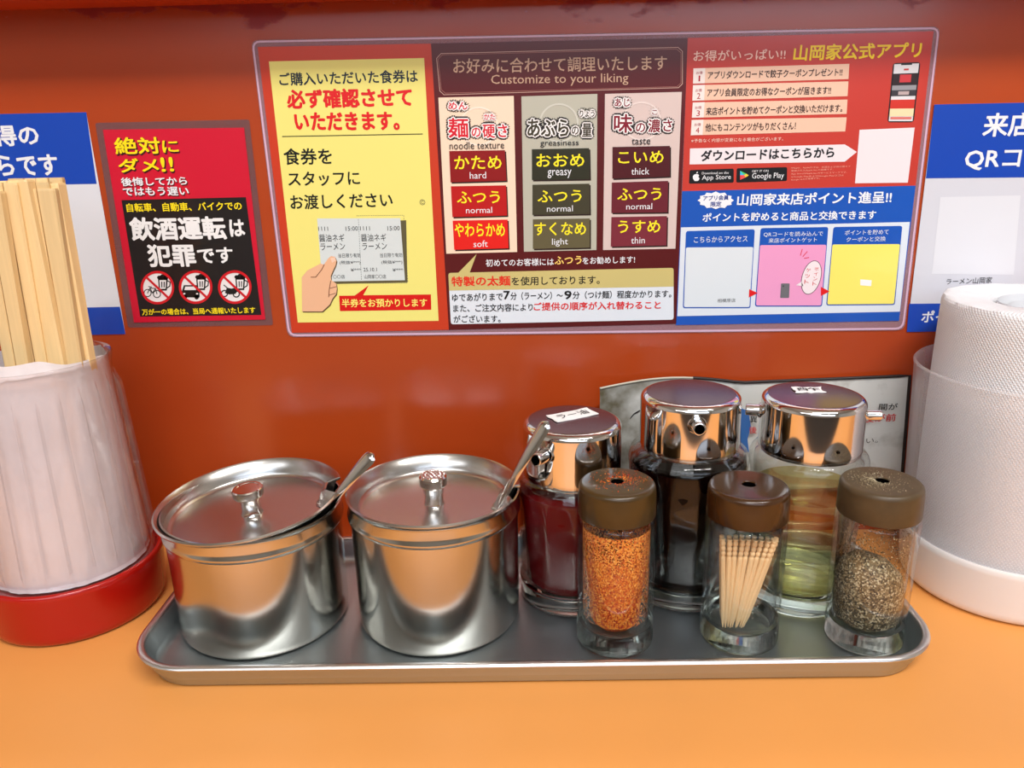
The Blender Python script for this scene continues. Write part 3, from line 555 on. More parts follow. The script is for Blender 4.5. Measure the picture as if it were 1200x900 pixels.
def small_sign():
    root = empty('small_sign', wp(880, 500, 0), 'small greasy white sign with a dark edge propped behind the sauce dispensers', 'sign')
    def grime():
        m = mat('greasy white card', srgb(205, 208, 206), rough=0.35, coat=0.3); nt = m.node_tree; b = nt.nodes['Principled BSDF']; L = nt.links.new
        tc = nt.nodes.new('ShaderNodeTexCoord'); n = nt.nodes.new('ShaderNodeTexNoise'); n.inputs['Scale'].default_value = 45; n.inputs['Detail'].default_value = 8; L(tc.outputs['Object'], n.inputs['Vector'])
        sp = nt.nodes.new('ShaderNodeSeparateXYZ'); L(tc.outputs['Object'], sp.inputs[0])
        mr = nt.nodes.new('ShaderNodeMapRange'); mr.inputs[1].default_value = -0.13; mr.inputs[2].default_value = -0.04; mr.inputs[3].default_value = 0.30; mr.inputs[4].default_value = -0.12; L(sp.outputs['X'], mr.inputs[0])
        ad = nt.nodes.new('ShaderNodeMath'); ad.operation = 'ADD'; L(n.outputs[0], ad.inputs[0]); L(mr.outputs[0], ad.inputs[1])
        cr = nt.nodes.new('ShaderNodeValToRGB'); e = cr.color_ramp.elements; e[0].position = 0.42; e[0].color = srgb(206, 210, 208); e[1].position = 0.85; e[1].color = srgb(92, 86, 66); L(ad.outputs[0], cr.inputs[0]); L(cr.outputs[0], b.inputs['Base Color'])
        return m
    gm = grime(); NX = 30; base = root.location
    def pt(u, v, off=0.0):
        x = 703+(1066-703)*u; top = 455-15*u-9*math.sin(PI*min(1, u*2.2))*(u < 0.45); y = top+(128)*v
        x -= v*10*u
        curl = 0.012*max(0, 1-u/0.2)**2
        p = wp(x, y, 0.006+curl+off+0.002*math.sin(u*7)); return p-base
    V = [pt(i/NX, j/4) for j in range(5) for i in range(NX+1)]; n0 = len(V); V += [v+Vector((0, 0.0012, 0)) for v in V]
    Fc = []
    for j in range(4):
        for i in range(NX):
            a = j*(NX+1)+i; Fc += [(a, a+NX+1, a+NX+2, a+1), (n0+a, n0+a+1, n0+a+NX+2, n0+a+NX+1)]
    for i in range(NX): Fc += [(i, i+1, n0+i+1, n0+i), (4*(NX+1)+i, n0+4*(NX+1)+i, n0+4*(NX+1)+i+1, 4*(NX+1)+i+1)]
    for j in range(4):
        a = j*(NX+1); Fc.append((a, n0+a, n0+a+NX+1, a+NX+1)); a += NX; Fc.append((a, a+NX+1, n0+a+NX+1, n0+a))
    mesh_obj('card', V, Fc, gm, root, auto=30)
    # dark edging
    path = [pt(i/NX, 0)-Vector((0, 0.0004, 0)) for i in range(9, NX+1)]+[pt(1, j/4)-Vector((0, 0.0004, 0)) for j in range(1, 5)]
    V2, F2 = tube_data(path, 0.0013, 6); mesh_obj('edging', V2, F2, mat('dark edging', srgb(34, 26, 26), rough=0.5), root)
    path = [pt(i/NX, 0)-Vector((0, 0.0004, 0)) for i in range(0, 10)]; V2, F2 = tube_data(path, 0.0009, 6); mesh_obj('worn_edging', V2, F2, mat('worn pale edging', srgb(190, 186, 170), rough=0.5), root)
    path = [wp(x, y, 0.010)-base for x, y in ((733, 500), (737, 492), (743, 485), (750, 481))]; V2, F2 = tube_data(path, 0.0005, 6); mesh_obj('crack_line', V2, F2, M_ink, root)
    g = Print(); D = 0.0085
    g.text('間が', 1030, 477, 1052, 476.5, 8, BLK, D, 0.03); g.text('後が前', 1012, 491, 1050, 489, 9, (200, 40, 50), D, 0.03); g.text('い。', 1015, 517, 1029, 516, 6, BLK, D, 0.03)
    g.text('間', 879, 482, 887.5, 482, 8, BLK, D, 0.03); g.text('異', 879, 491.5, 887.5, 491.5, 8, BLK, D, 0.03); g.text('後', 878, 504, 887, 504, 8.5, (200, 40, 50), D, 0.03)
    g.poly([(868, 478), (877, 482), (880, 500), (876, 515), (878, 530), (868, 530)], (60, 110, 180), D)
    att(g.build('lettering', None), root)
small_sign()

# ------------------------------------------------------------------ tray
def tray():
    x0, x1, y0, y1 = -0.2595, 0.2605, 0.4148, 0.5860; cx, cy = (x0+x1)/2, (y0+y1)/2; hx, hy = (x1-x0)/2, (y1-y0)/2
    root = empty('condiment_tray', (cx, cy, 0), 'long shallow stainless steel tray with a rolled rim, holding the condiments', 'tray')
    n = 10
    def ringv(ins, z, R):
        R = max(0.004, R-ins); ax, ay = hx-ins, hy-ins; P = []
        for q, (sx, sy) in enumerate(((1, 1), (-1, 1), (-1, -1), (1, -1))):
            for i in range(n+1):
                t = PI/2*q+PI/2*i/n; P.append((sx*(ax-R)+R*math.cos(t), sy*(ay-R)+R*math.sin(t), z))
        return P
    def loft(rings, cap_first=False, cap_last=False):
        V, Fc = [], []; k = len(rings[0])
        for r in rings: V += r
        for a in range(len(rings)-1):
            for i in range(k): Fc.append((a*k+i, a*k+(i+1) % k, (a+1)*k+(i+1) % k, (a+1)*k+i))
        if cap_first: Fc.append(tuple(reversed(range(k))))
        if cap_last: Fc.append(tuple(range((len(rings)-1)*k, len(rings)*k)))
        return V, Fc
    R = 0.042
    V, Fc = loft([ringv(0.013, 0.0002, R), ringv(0.0095, 0.0012, R), ringv(0.0075, 0.0075, R), ringv(0.006, 0.008, R), ringv(0.0045, 0.0165, R), ringv(0.0036, 0.0185, R), ringv(0.0048, 0.0187, R), ringv(0.0062, 0.0165, R), ringv(0.0085, 0.007, R), ringv(0.0105, 0.0032, R), ringv(0.0145, 0.0018, R)], True, True)
    mesh_obj('pan', V, Fc, M_tray, root, auto=50)
    rings = []
    for j in range(11):
        t = 2*PI*j/10; rings.append(ringv(0.0026-0.0026*math.cos(t), 0.0188+0.0017*math.sin(t), R))
    V, Fc = loft(rings); mesh_obj('rolled_rim', V, Fc, mat('polished rim', srgb(225, 225, 225), rough=0.3, metal=1), root)
tray()
TZ = 0.0019
# ------------------------------------------------------------------ pots
def pot(name, x, y, rt, rb, label, lidpose, knob, notch, z1=0.094):
    root = empty(name, (x, y, TZ), label, 'pot')
    k = (z1-0.012)
    prof = [(0, 0.0), (rb-0.006, 0.0)]+rnd(rb-0.006, 0, rb, 0.006, 5, (rb, 0))+[(rb, 0.0075), (rb, 0.01), (rb+0.0003, 0.05), (rb+0.0006, k-0.006), (rb+0.0006, k-0.003), (rb+0.0022, k-0.0012), (rb+0.0024, k+0.0008), (rb+0.0016, k+0.002), (rb+0.0016, k+0.004), (rt-0.0012, z1-0.003), (rt-0.001, z1-0.001), (rt, z1), (rt-0.0012, z1+0.0003), (rb-0.0006, k), (rb-0.0015, 0.01), (rb-0.006, 0.002), (0, 0.0018)]
    lathe('body', prof, M_pot, root, 96, auto=40)
    lx, ly, lz, ta, tb, r = lidpose
    lid = empty('lid', (lx-x, ly-y, lz-TZ)); lid.parent = root
    nrm = Vector((math.sin(ta), math.sin(tb), 1)).normalized(); lid.rotation_euler = nrm.to_track_quat('Z', 'Y').to_euler()
    # track_quat spins about Z; keep the notch direction with a world angle
    q = nrm.to_track_quat('Z', 'Y'); loc = q.inverted() @ Vector((math.cos(notch), math.sin(notch), 0)); na = math.atan2(loc.y, loc.x)
    def rf(t, rr, z):
        d = (t-na+PI) % (2*PI)-PI
        return rr - (0.010*max(0, min(1, (0.17-abs(d))/0.05)) if rr > r-0.009 else 0)
    ri = r-0.0065
    prof = [(0, -0.0125), (ri-0.004, -0.0122)]+rnd(ri-0.004, -0.0122, ri, -0.0085, 4, (ri-0.0006, -0.0122))+[(r-0.0032, -0.001), (r-0.0012, 0.0004), (r, -0.0004), (r-0.0004, -0.0016), (r-0.0032, -0.002), (ri-0.0004, -0.0105), (ri-0.005, -0.0134), (0, -0.0137)]
    # the lid mesh is the part itself
    V, Fc = lathe_data(prof, 96, rf)
    lo = mesh_obj('lid', V, Fc, M_lid, root, auto=40); lo.location = lid.location; lo.rotation_euler = lid.rotation_euler
    bpy.data.objects.remove(lid)
    if knob == 0:
        kp = [(0.0078, -0.0125), (0.0066, -0.010), (0.0064, -0.003), (0.0078, 0.0000), (0.0100, 0.0006), (0.0106, 0.0016), (0.0106, 0.0062), (0.0098, 0.0070), (0.0080, 0.0071), (0.0076, 0.0067), (0, 0.0067)]
        lathe('knob', kp, M_chrome, lo, 40, auto=30)
    else:
        kp = [(0.0072, -0.0125), (0.0066, -0.011), (0.0064, -0.004), (0.0072, -0.0035), (0.0073, 0.000), (0.0090, 0.0012), (0.0096, 0.0022), (0.0096, 0.0078), (0.0086, 0.0090), (0, 0.0098)]
        kb = lathe('knob', kp, M_chrome, lo, 48, auto=30)
        V, Fc = [], []
        dots = [(0, 0)]+[(0.0028*math.cos(t), 0.0028*math.sin(t)) for t in [2*PI*i/6 for i in range(6)]]+[(0.0053*math.cos(t), 0.0053*math.sin(t)) for t in [2*PI*i/12 for i in range(12)]]+[(0.0077*math.cos(t), 0.0077*math.sin(t)) for t in [2*PI*i/18 for i in range(18)]]
        for dx, dy in dots:
            rr = math.hypot(dx, dy); z = 0.0097-0.0009*(rr/0.0086)**2; kx = len(V)
            for (q1, zz) in ((0.00085, -0.0002), (0.0006, 0.0006)):
                for i in range(6): V.append((dx+q1*math.cos(PI*i/3), dy+q1*math.sin(PI*i/3), z+zz))
            for i in range(6): Fc.append((kx+i, kx+(i+1) % 6, kx+6+(i+1) % 6, kx+6+i))
            Fc.append(tuple(range(kx+6, kx+12)))
        att_o = mesh_obj('studs', V, Fc, M_chrome, lo); att_o.name = 'knob_studs'
    return root
pot('lidded_pot', -0.1915, 0.5036, 0.0610, 0.0588, 'left stainless steel pot with its lid tilted and a smooth round knob', (-0.1934, 0.5026, 0.0955, -0.0584, -0.045, 0.0634), 0, math.radians(8), z1=0.0885)
pot('lidded_pot', -0.0645, 0.5030, 0.0595, 0.0575, 'right stainless steel pot with a level lid and a studded knob', (-0.0645, 0.5030, 0.1005, 0, 0, 0.0602), 1, math.radians(-10), z1=0.0965)
def spoon(p0, p1, w0, w1, label, face):
    """flat bent strip handle rising from the pot"""
    p0, p1 = Vector(p0), Vector(p1); d = (p1-p0).normalized(); side = d.cross(Vector(face)).normalized(); nn = side.cross(d)
    root = empty('ladle', tuple(p0), label, 'ladle')
    N = 26; V, Fc = [], []
    for i in range(N+1):
        t = i/N; s = t*(p1-p0).length; w_ = w0+(w1-w0)*t
        if t > 0.9: w_ *= math.sqrt(max(0.02, 1-((t-0.9)/0.1)**2))
        c = d*s + nn*(0.0022*math.sin(PI*t))
        for (a, b) in ((-1, -0.25), (-0.55, 0.6), (0.55, 0.6), (1, -0.25), (0, -0.6)): V.append(c+side*a*w_+nn*b*0.0014)
    for i in range(N):
        for j in range(5): Fc.append((i*5+j, i*5+(j+1) % 5, i*5+5+(j+1) % 5, i*5+5+j))
    Fc += [tuple(range(5)), tuple(range(N*5+4, N*5-1, -1))]
    mesh_obj('handle', V, Fc, M_spoon, root, auto=50)
    return root, d
def ladle(p0, p1, w0, w1, label, face, bowl):
    root, d = spoon(p0, p1, w0, w1, label, face)
    V, Fc = lathe_data([(0, -0.008), (0.006, -0.0072), (0.0105, -0.004), (0.0125, 0.001), (0.0119, 0.0012), (0.0098, -0.0035), (0.0055, -0.0062), (0, -0.0068)], 28)
    o = mesh_obj('bowl', V, Fc, M_spoon, root, auto=50); o.location = Vector(bowl)-Vector(p0)
    V, Fc = tube_data([Vector((0, 0, 0)), (Vector(bowl)-Vector(p0))*0.6, Vector(bowl)-Vector(p0)+Vector((0.011, 0, 0.0))], 0.0014, 8)
    mesh_obj('shank', V, Fc, M_spoon, root)
    return root
ladle((-0.1375, 0.500, 0.0885), (-0.1035, 0.4985, 0.1275), 0.0026, 0.0052, 'steel ladle leaning out of the left pot', (-0.45, -1, 0.5), (-0.158, 0.503, 0.04))
ladle((-0.0180, 0.489, 0.0935), (0.0145, 0.485, 0.1535), 0.0022, 0.0050, 'long steel ladle leaning out of the right pot toward the red sauce', (-0.8, -1, 0.3), (-0.034, 0.497, 0.045))

# ------------------------------------------------------------------ sauce dispensers
def dispenser(x, y, rc, rb, rf, zt, zc, label, liq, glassm, spouts, level, nfl=12, liqlabel=None):
    """rc cap radius, rb shoulder radius, rf foot radius, zt top of cap, zc lower edge of cap"""
    root = empty('sauce_dispenser', (x, y, TZ), label, 'sauce dispenser', 'chrome capped sauce dispensers')
    H = zc-TZ; top = zt-TZ
    def fl(t, r, z):
        if z < 0.018 or z > H-0.012 or r < 0.01: return r
        e = min(1, (z-0.018)/0.006, (H-0.012-z)/0.006); a_ = PI/nfl; q_ = (t % (2*a_))-a_; return r*(1-e)+r*e*(math.cos(a_)/math.cos(q_))*(1.012)
    out = [(0, 0.0012), (rf-0.009, 0.0), (rf-0.003, 0.0)]+rnd(rf-0.003, 0, rf, 0.004, 4, (rf, 0))+[(rf, 0.010), (rf+0.0006, 0.017), (rf-0.001, 0.022)]
    for i in range(1, 8): out.append((rf-0.001+(rb-rf)*i/8, 0.022+(H-0.038)*i/8))
    out += [(rb, H-0.013), (rb+0.0004, H-0.009)]+rnd(rb+0.0004, H-0.009, rc-0.002, H+0.001, 5, (rb, H))+[(rc-0.003, H+0.006)]
    th = 0.0024 if liq is M_oil else 0.0008
    inn = [(rc-0.0055, H+0.006), (rc-0.005, H+0.001), (rb-th-0.001, H-0.007), (rb-th-0.0006, H-0.013), (rf-th-0.0018, 0.022), (rf-0.0055, 0.014), (rf-0.010, 0.011), (0, 0.0105)]
    def flx(t, r, z): return fl(t, r, z)
    V, Fc = lathe_data(out[9:]+inn[:6], 112, flx); mesh_obj('glass_body', V, Fc, glassm, root, auto=60)
    lathe('glass_base', out[:10]+[(rf-0.0012, 0.0185), (rf-0.004, 0.0180), (rf-0.0065, 0.0125), (rf-0.011, 0.0098), (0, 0.0095)], M_slug, root, 80, auto=50)
    li = [(0, 0.0100), (rf-0.010, 0.0105), (rf-0.005, 0.0138), (rf-th-0.0027, 0.022), (rb-th-(0.0017 if liq is M_oil else 0.0003), min(level, H-0.013))]
    if level > H-0.013: li += [(rb-th-0.0012, level-0.0005)]
    li += [(rb-th-0.003, level), (0, level-0.0003)]
    o = lathe('liquid', li, liq, root, 96, rfun=None if liq is M_oil else flx)
    if liqlabel: o['label'] = liqlabel
    rr = 0.0055
    cap = [(rc-0.0022, H-0.001), (rc-0.0006, H-0.0012), (rc, H), (rc+0.0002, H+0.004)]+[(rc, H+0.01), (rc, top-rr)]+rnd(rc, top-rr, rc-rr*1.4, top-0.0006, 7, (rc-0.0002, top-0.0006))+[(rc*0.5, top), (0, top+0.0002)]
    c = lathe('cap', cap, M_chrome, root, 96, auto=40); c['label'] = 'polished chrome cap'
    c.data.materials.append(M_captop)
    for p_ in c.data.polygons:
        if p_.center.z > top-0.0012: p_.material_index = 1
    for (ang, up, L, zz, r_) in spouts:
        d = Vector((math.cos(ang), math.sin(ang), 0)); p0 = d*(rc-0.003)+Vector((0, 0, zz)); p1 = d*(rc+L)+Vector((0, 0, zz+up))
        s = pipe('spout', p0, p1, r_, r_*0.28, M_chrome, root)
        V, Fc = tube_data([d*(rc-0.0015)+Vector((0, 0, zz)), d*(rc+0.0012)+Vector((0, 0, zz+0.0002))], [r_*1.5, r_*1.25], 20); k = len(V)
        mesh_obj('spout_collar', V, Fc, M_chrome, root)
    return root
R_ = math.radians
red = dispenser(0.0330, 0.5281, 0.0350, 0.0405, 0.0385, 0.1400, 0.0985, 'short sauce dispenser of dark red chili oil with a white tag on its cap', M_chilioil, M_rglass, [(R_(236), 0.001, 0.013, 0.0235+0.0985, 0.0046)], 0.088, liqlabel='dark red chili oil')
blk = dispenser(0.1170, 0.5335, 0.0350, 0.0425, 0.0395, 0.1568, 0.1165, 'tall sauce dispenser of black soy sauce with its spout facing forward', M_soy, M_rglass, [(R_(266), 0.001, 0.011, 0.1420, 0.0046)], 0.108, liqlabel='black soy sauce')
oil = dispenser(0.1990, 0.5215, 0.0345, 0.0400, 0.0365, 0.1572, 0.1180, 'sauce dispenser of pale yellow vinegar with a torn white sticker on its cap', M_oil, M_bglass, [(R_(-8), 0.000, 0.011, 0.1405, 0.0036), (R_(165), 0.000, 0.010, 0.1405, 0.0040)], 0.086, liqlabel='pale yellow clear vinegar')
def tag_on(root, name, cx, cy, z, ang, L, W, txt, jag, mtl=M_tag):
    """paper tag lying on a cap, slightly lifted, with hand lettering"""
    P = []
    n = 8
    for i in range(n+1): P.append((-L/2+L*i/n, -W/2+random.uniform(-jag, jag)))
    for i in range(1, 4): P.append((L/2+random.uniform(-jag, jag)*1.5, -W/2+W*i/4))
    for i in range(n+1): P.append((L/2-L*i/n, W/2+random.uniform(-jag, jag)))
    for i in range(1, 4): P.append((-L/2+random.uniform(-jag, jag)*1.5, W/2-W*i/4))
    ca, sa = math.cos(ang), math.sin(ang); V = []
    for h in (0, 0.0005):
        for (a, b) in P: V.append((cx+a*ca-b*sa, cy+a*sa+b*ca, z+h+0.0012*(a/L)**2))
    k = len(P); Fc = [tuple(range(k, 2*k)), tuple(range(k-1, -1, -1))]+[(i, (i+1) % k, k+(i+1) % k, k+i) for i in range(k)]
    t = mesh_obj(name, V, Fc, mtl, root, smooth=False)
    if txt:
        gv, gf = glyphs(txt, 0.0); xs = [v[0] for v in gv]; ys = [v[1] for v in gv]; a0, a1, b0, b1 = min(xs), max(xs), min(ys), max(ys); V = []
        for (u, v) in gv:
            a = ((u-a0)/(a1-a0)-0.5)*L*0.72; b = ((v-b0)/(b1-b0)-0.5)*W*0.55; V.append((cx+a*ca-b*sa, cy+a*sa+b*ca, z+0.0010+0.0012*(a/L)**2))
        mesh_obj('lettering', V, gf, M_ink, t, smooth=False)
    return t
tag_on(red, 'paper_tag', 0.0005, 0.005, 0.1383, R_(28), 0.034, 0.0155, 'ラー油', 0.0004)
tag_on(oil, 'torn_sticker', -0.002, 0.006, 0.1556, R_(-4), 0.021, 0.012, '酢', 0.0013)

# ------------------------------------------------------------------ shakers
def shaker(x, y, r, rbot, zt, zc, capm, label, capr=None):
    root = empty('glass_shaker', (x, y, TZ), label, 'shaker', 'small glass shakers at the front of the tray')
    H = zc-TZ; top = zt-TZ; rc = capr or r; th = 0.0032
    out = [(0, 0.0008), (rbot-0.006, 0.0), (rbot-0.002, 0.0)]+rnd(rbot-0.002, 0, rbot, 0.003, 4, (rbot, 0))+[(rbot, 0.012), (r, H-0.006)]+rnd(r, H-0.006, r-0.0035, H-0.001, 4, (r, H-0.0015))+[(r-0.004, H+0.006)]
    inn = [(r-0.0065, H+0.006), (r-0.0062, H-0.002), (r-th, H-0.007), (rbot-th, 0.020), (rbot-th-0.0012, 0.015), (rbot-0.009, 0.0115), (0, 0.0105)]
    lathe('glass_body', out[7:]+inn[:4], M_glass, root, 80, auto=50)
    lathe('glass_base', out[:8]+[(rbot, 0.0125), (rbot-0.0006, 0.0165), (rbot-th, 0.0165), (rbot-th-0.0010, 0.0142), (rbot-0.009, 0.0108), (0, 0.0100)], M_slug, root, 80, auto=50)
    hz = top+0.0003
    cap = [(rc-0.0022, H+0.0002), (rc-0.0004, H), (rc, H+0.0008), (rc-0.0002, top-0.008), (rc-0.0005, top-0.0042)]+rnd(rc-0.0005, top-0.004, rc-0.0042, top-0.0003, 6, (rc-0.0007, top-0.0004))+[(rc-0.006, top)]+[(0.0048, top), (0.0044, top-0.0004), (0.0040, top-0.006), (0, top-0.006)]
    c = lathe('cap', cap, capm, root, 80, auto=40)
    o = lathe('shake_hole', [(0.0040, -0.0005), (0.0037, -0.0052), (0, -0.0054)], M_hole, c, 20, loc=(0, 0, top))
    return root, H, top
def speck_mat(name, cols, scale, alpha=None, zfade=None):
    m = bpy.data.materials.new(name); m.use_nodes = True; nt = m.node_tree; b = nt.nodes['Principled BSDF']; L = nt.links.new
    tc = nt.nodes.new('ShaderNodeTexCoord'); v = nt.nodes.new('ShaderNodeTexVoronoi'); v.inputs['Scale'].default_value = scale; L(tc.outputs['Object'], v.inputs['Vector'])
    sp = nt.nodes.new('ShaderNodeSeparateColor'); L(v.outputs['Color'], sp.inputs[0])
    cr = nt.nodes.new('ShaderNodeValToRGB'); cr.color_ramp.interpolation = 'CONSTANT'; e = cr.color_ramp.elements
    while len(e) < len(cols): e.new(0.5)
    for i, c in enumerate(cols): e[i].position = i/len(cols); e[i].color = srgb(*c)
    L(sp.outputs[0], cr.inputs[0]); L(cr.outputs[0], b.inputs['Base Color']); b.inputs['Roughness'].default_value = 0.6
    bp = nt.nodes.new('ShaderNodeBump'); bp.inputs['Strength'].default_value = 0.8; bp.inputs['Distance'].default_value = 0.0006; L(sp.outputs[1], bp.inputs['Height']); L(bp.outputs[0], b.inputs['Normal'])
    if alpha is not None:
        # scattered grains stuck on the glass: opaque grain or nothing, sparser towards zfade
        n = nt.nodes.new('ShaderNodeTexNoise'); n.inputs['Scale'].default_value = 90; L(tc.outputs['Object'], n.inputs['Vector'])
        s2 = nt.nodes.new('ShaderNodeSeparateXYZ'); L(tc.outputs['Object'], s2.inputs[0])
        mr = nt.nodes.new('ShaderNodeMapRange'); mr.inputs[1].default_value = zfade[0]; mr.inputs[2].default_value = zfade[1]; mr.inputs[3].default_value = zfade[2]; mr.inputs[4].default_value = zfade[3]; L(s2.outputs['Z'], mr.inputs[0])
        a1 = nt.nodes.new('ShaderNodeMath'); a1.operation = 'MULTIPLY_ADD'; L(n.outputs[0], a1.inputs[0]); a1.inputs[1].default_value = 0.6; L(mr.outputs[0], a1.inputs[2])
        gt = nt.nodes.new('ShaderNodeMath'); gt.operation = 'LESS_THAN'; L(sp.outputs[2], gt.inputs[0]); L(a1.outputs[0], gt.inputs[1]); L(gt.outputs[0], b.inputs['Alpha'])
    return m
def grains(name, parent, pts, size, m, label=None):
    V, Fc = [], []
    for p in pts:
        s = size*random.uniform(0.5, 1.3); k = len(V)
        ax = [Vector([random.uniform(-1, 1) for _ in range(3)]).normalized()*s for _ in range(3)]
        p = Vector(p); V += [p+ax[0], p+ax[1], p+ax[2], p-(ax[0]+ax[1]+ax[2])*0.6]; Fc += [(k, k+1, k+2), (k, k+3, k+1), (k+1, k+3, k+2), (k+2, k+3, k)]
    o = mesh_obj(name, V, Fc, m, parent, smooth=False); o['kind'] = 'stuff'
    if label: o['label'] = label
    return o
CH = [(224, 92, 20), (240, 128, 30), (196, 56, 12), (246, 160, 56), (170, 34, 10), (232, 104, 24)]
PE = [(140, 118, 86), (84, 72, 54), (182, 164, 128), (112, 98, 70), (52, 46, 38), (214, 200, 166), (126, 106, 72)]
M_ch = speck_mat('chili powder', CH, 1000); M_chf = speck_mat('chili dust on glass', [(226, 120, 30), (240, 150, 50), (200, 84, 22), (248, 176, 84)], 1300, 1, (0.022, 0.093, -0.02, 0.55))
M_pe = speck_mat('ground pepper', PE, 950); M_pef = speck_mat('pepper dust on glass', PE, 1500, 1, (0.03, 0.09, -0.10, -0.22))
# chili
ch, H, top = shaker(0.0583, 0.4690, 0.0256, 0.0258, 0.1178, 0.0955, M_bcap3, 'glass shaker of orange chili powder with orange grains on its cap', 0.0252)
rr = 0.0223
def wob(t, r, z): return r*(1+0.05*noise.noise(Vector((math.cos(t)*2, math.sin(t)*2, z*60))))
lathe('chili_powder', [(0, 0.0112), (0.012, 0.0118), (0.0165, 0.0165), (0.0175, 0.03), (0.0190, 0.048), (0.0205, 0.058), (0.0175, 0.0635), (0.009, 0.067), (0, 0.068)], M_ch, ch, 64, rfun=wob)['kind'] = 'stuff'
lathe('powder_film', [(rr-0.0006, 0.02), (rr-0.0003, 0.05), (rr-0.0003, H-0.008)], M_chf, ch, 64, auto=None)['kind'] = 'stuff'
pts = []
for _ in range(900):
    a = random.uniform(0, 2*PI); q = abs(random.gauss(0, 0.0075)) if random.random() < 0.85 else random.uniform(0, 0.021)
    if q > 0.0205: continue
    x_, y_ = q*math.cos(a)*1.1+0.001, q*math.sin(a)*0.9+0.001
    if math.hypot(x_, y_) < 0.0046: continue
    pts.append((x_, y_, top+0.0003))
grains('chili_grains', ch, pts, 0.00042, M_ch, 'orange chili grains')
# toothpick holder
tp, H, top = shaker(0.1431, 0.4700, 0.0262, 0.0258, 0.1137, 0.0925, M_bcap, 'glass toothpick jar with a shiny dark brown cap', 0.0262)
V = None
tip_c = Vector((0.1431, 0.4700, TZ+0.0112))
def pick_mesh():
    L = 0.0665; prof = [(0, 0), (0.0004, 0.001), (0.0014, 0.009), (0.0017, 0.03), (0.0017, 0.052)]
    for z in (0.0535, 0.057, 0.0605, 0.064): prof += [(0.0017, z), (0.0012, z+0.0007), (0.0012, z+0.0011), (0.0017, z+0.0018)]
    prof += [(0.0016, L-0.0003), (0.0013, L), (0, L)]
    V, Fc = lathe_data(prof, 8); me = bpy.data.meshes.new('toothpick'); me.from_pydata(V, [], Fc); me.materials.append(M_pick); me.polygons.foreach_set('use_smooth', [True]*len(me.polygons)); me.update(); me.set_sharp_from_angle(angle=R_(40))
    return me
pm = pick_mesh()
random.seed(3)
for i in range(20):
    row = i % 2; u = (i//2)/9
    bx = -0.0135+0.0135*u+random.uniform(-0.0006, 0.0006); by = -0.0105+0.0050*row+random.uniform(-0.0006, 0.0006)
    tx = -0.0175+0.0375*u+0.001*row+random.uniform(-0.0004, 0.0004); ty = -0.0110+0.0050*row+random.uniform(-0.0006, 0.0006)
    while math.hypot(tx, ty) > 0.0200: tx *= 0.99; ty *= 0.97
    while math.hypot(bx, by) > 0.0175: bx *= 0.97; by *= 0.97
    b = tip_c+Vector((bx, by, 0.0006)); t = tip_c+Vector((tx, ty, 0.066))
    o = bpy.data.objects.new('toothpick', pm); C.objects.link(o); o.location = b; o.rotation_euler = (t-b).to_track_quat('Z', 'Y').to_euler()
    props(o, 'thin wooden toothpick with a grooved head inside the brown capped glass jar', 'toothpick', 'toothpicks in the glass jar')
# pepper
pp, H, top = shaker(0.2262, 0.4662, 0.0260, 0.0250, 0.1165, 0.0950, M_bcap2, 'glass shaker of ground grey pepper with a dusty brown cap', 0.0256)
def tilt(t, r, z): return r
V, Fc = lathe_data([(0, 0.0112), (0.014, 0.012), (0.0205, 0.0175), (0.0212, 0.03), (0.0216, 0.044), (0.0185, 0.053), (0.011, 0.060), (0, 0.0625)], 64)
V = [(x, y, z+(max(0, (z-0.03)/0.03))*(-0.3*x-0.12*y)) for x, y, z in V]
mesh_obj('ground_pepper', V, Fc, M_pe, pp, auto=60)['kind'] = 'stuff'
lathe('pepper_film', [(0.0213, 0.02), (0.0222, 0.05), (0.0222, H-0.008)], M_pef, pp, 64, auto=None)['kind'] = 'stuff'
pts = []
for _ in range(1300):
    a = random.uniform(0, 2*PI); q = abs(random.gauss(0, 0.010))
    x_, y_ = q*math.cos(a)-0.004, q*math.sin(a)
    if math.hypot(x_, y_) < 0.0046 or math.hypot(x_, y_) > 0.0205: continue
    pts.append((x_, y_, top+0.0002))
grains('pepper_grains', pp, pts, 0.00028, speck_mat('pale pepper dust', [(190, 176, 140), (150, 136, 104), (220, 208, 176)], 900), 'pale pepper dust')

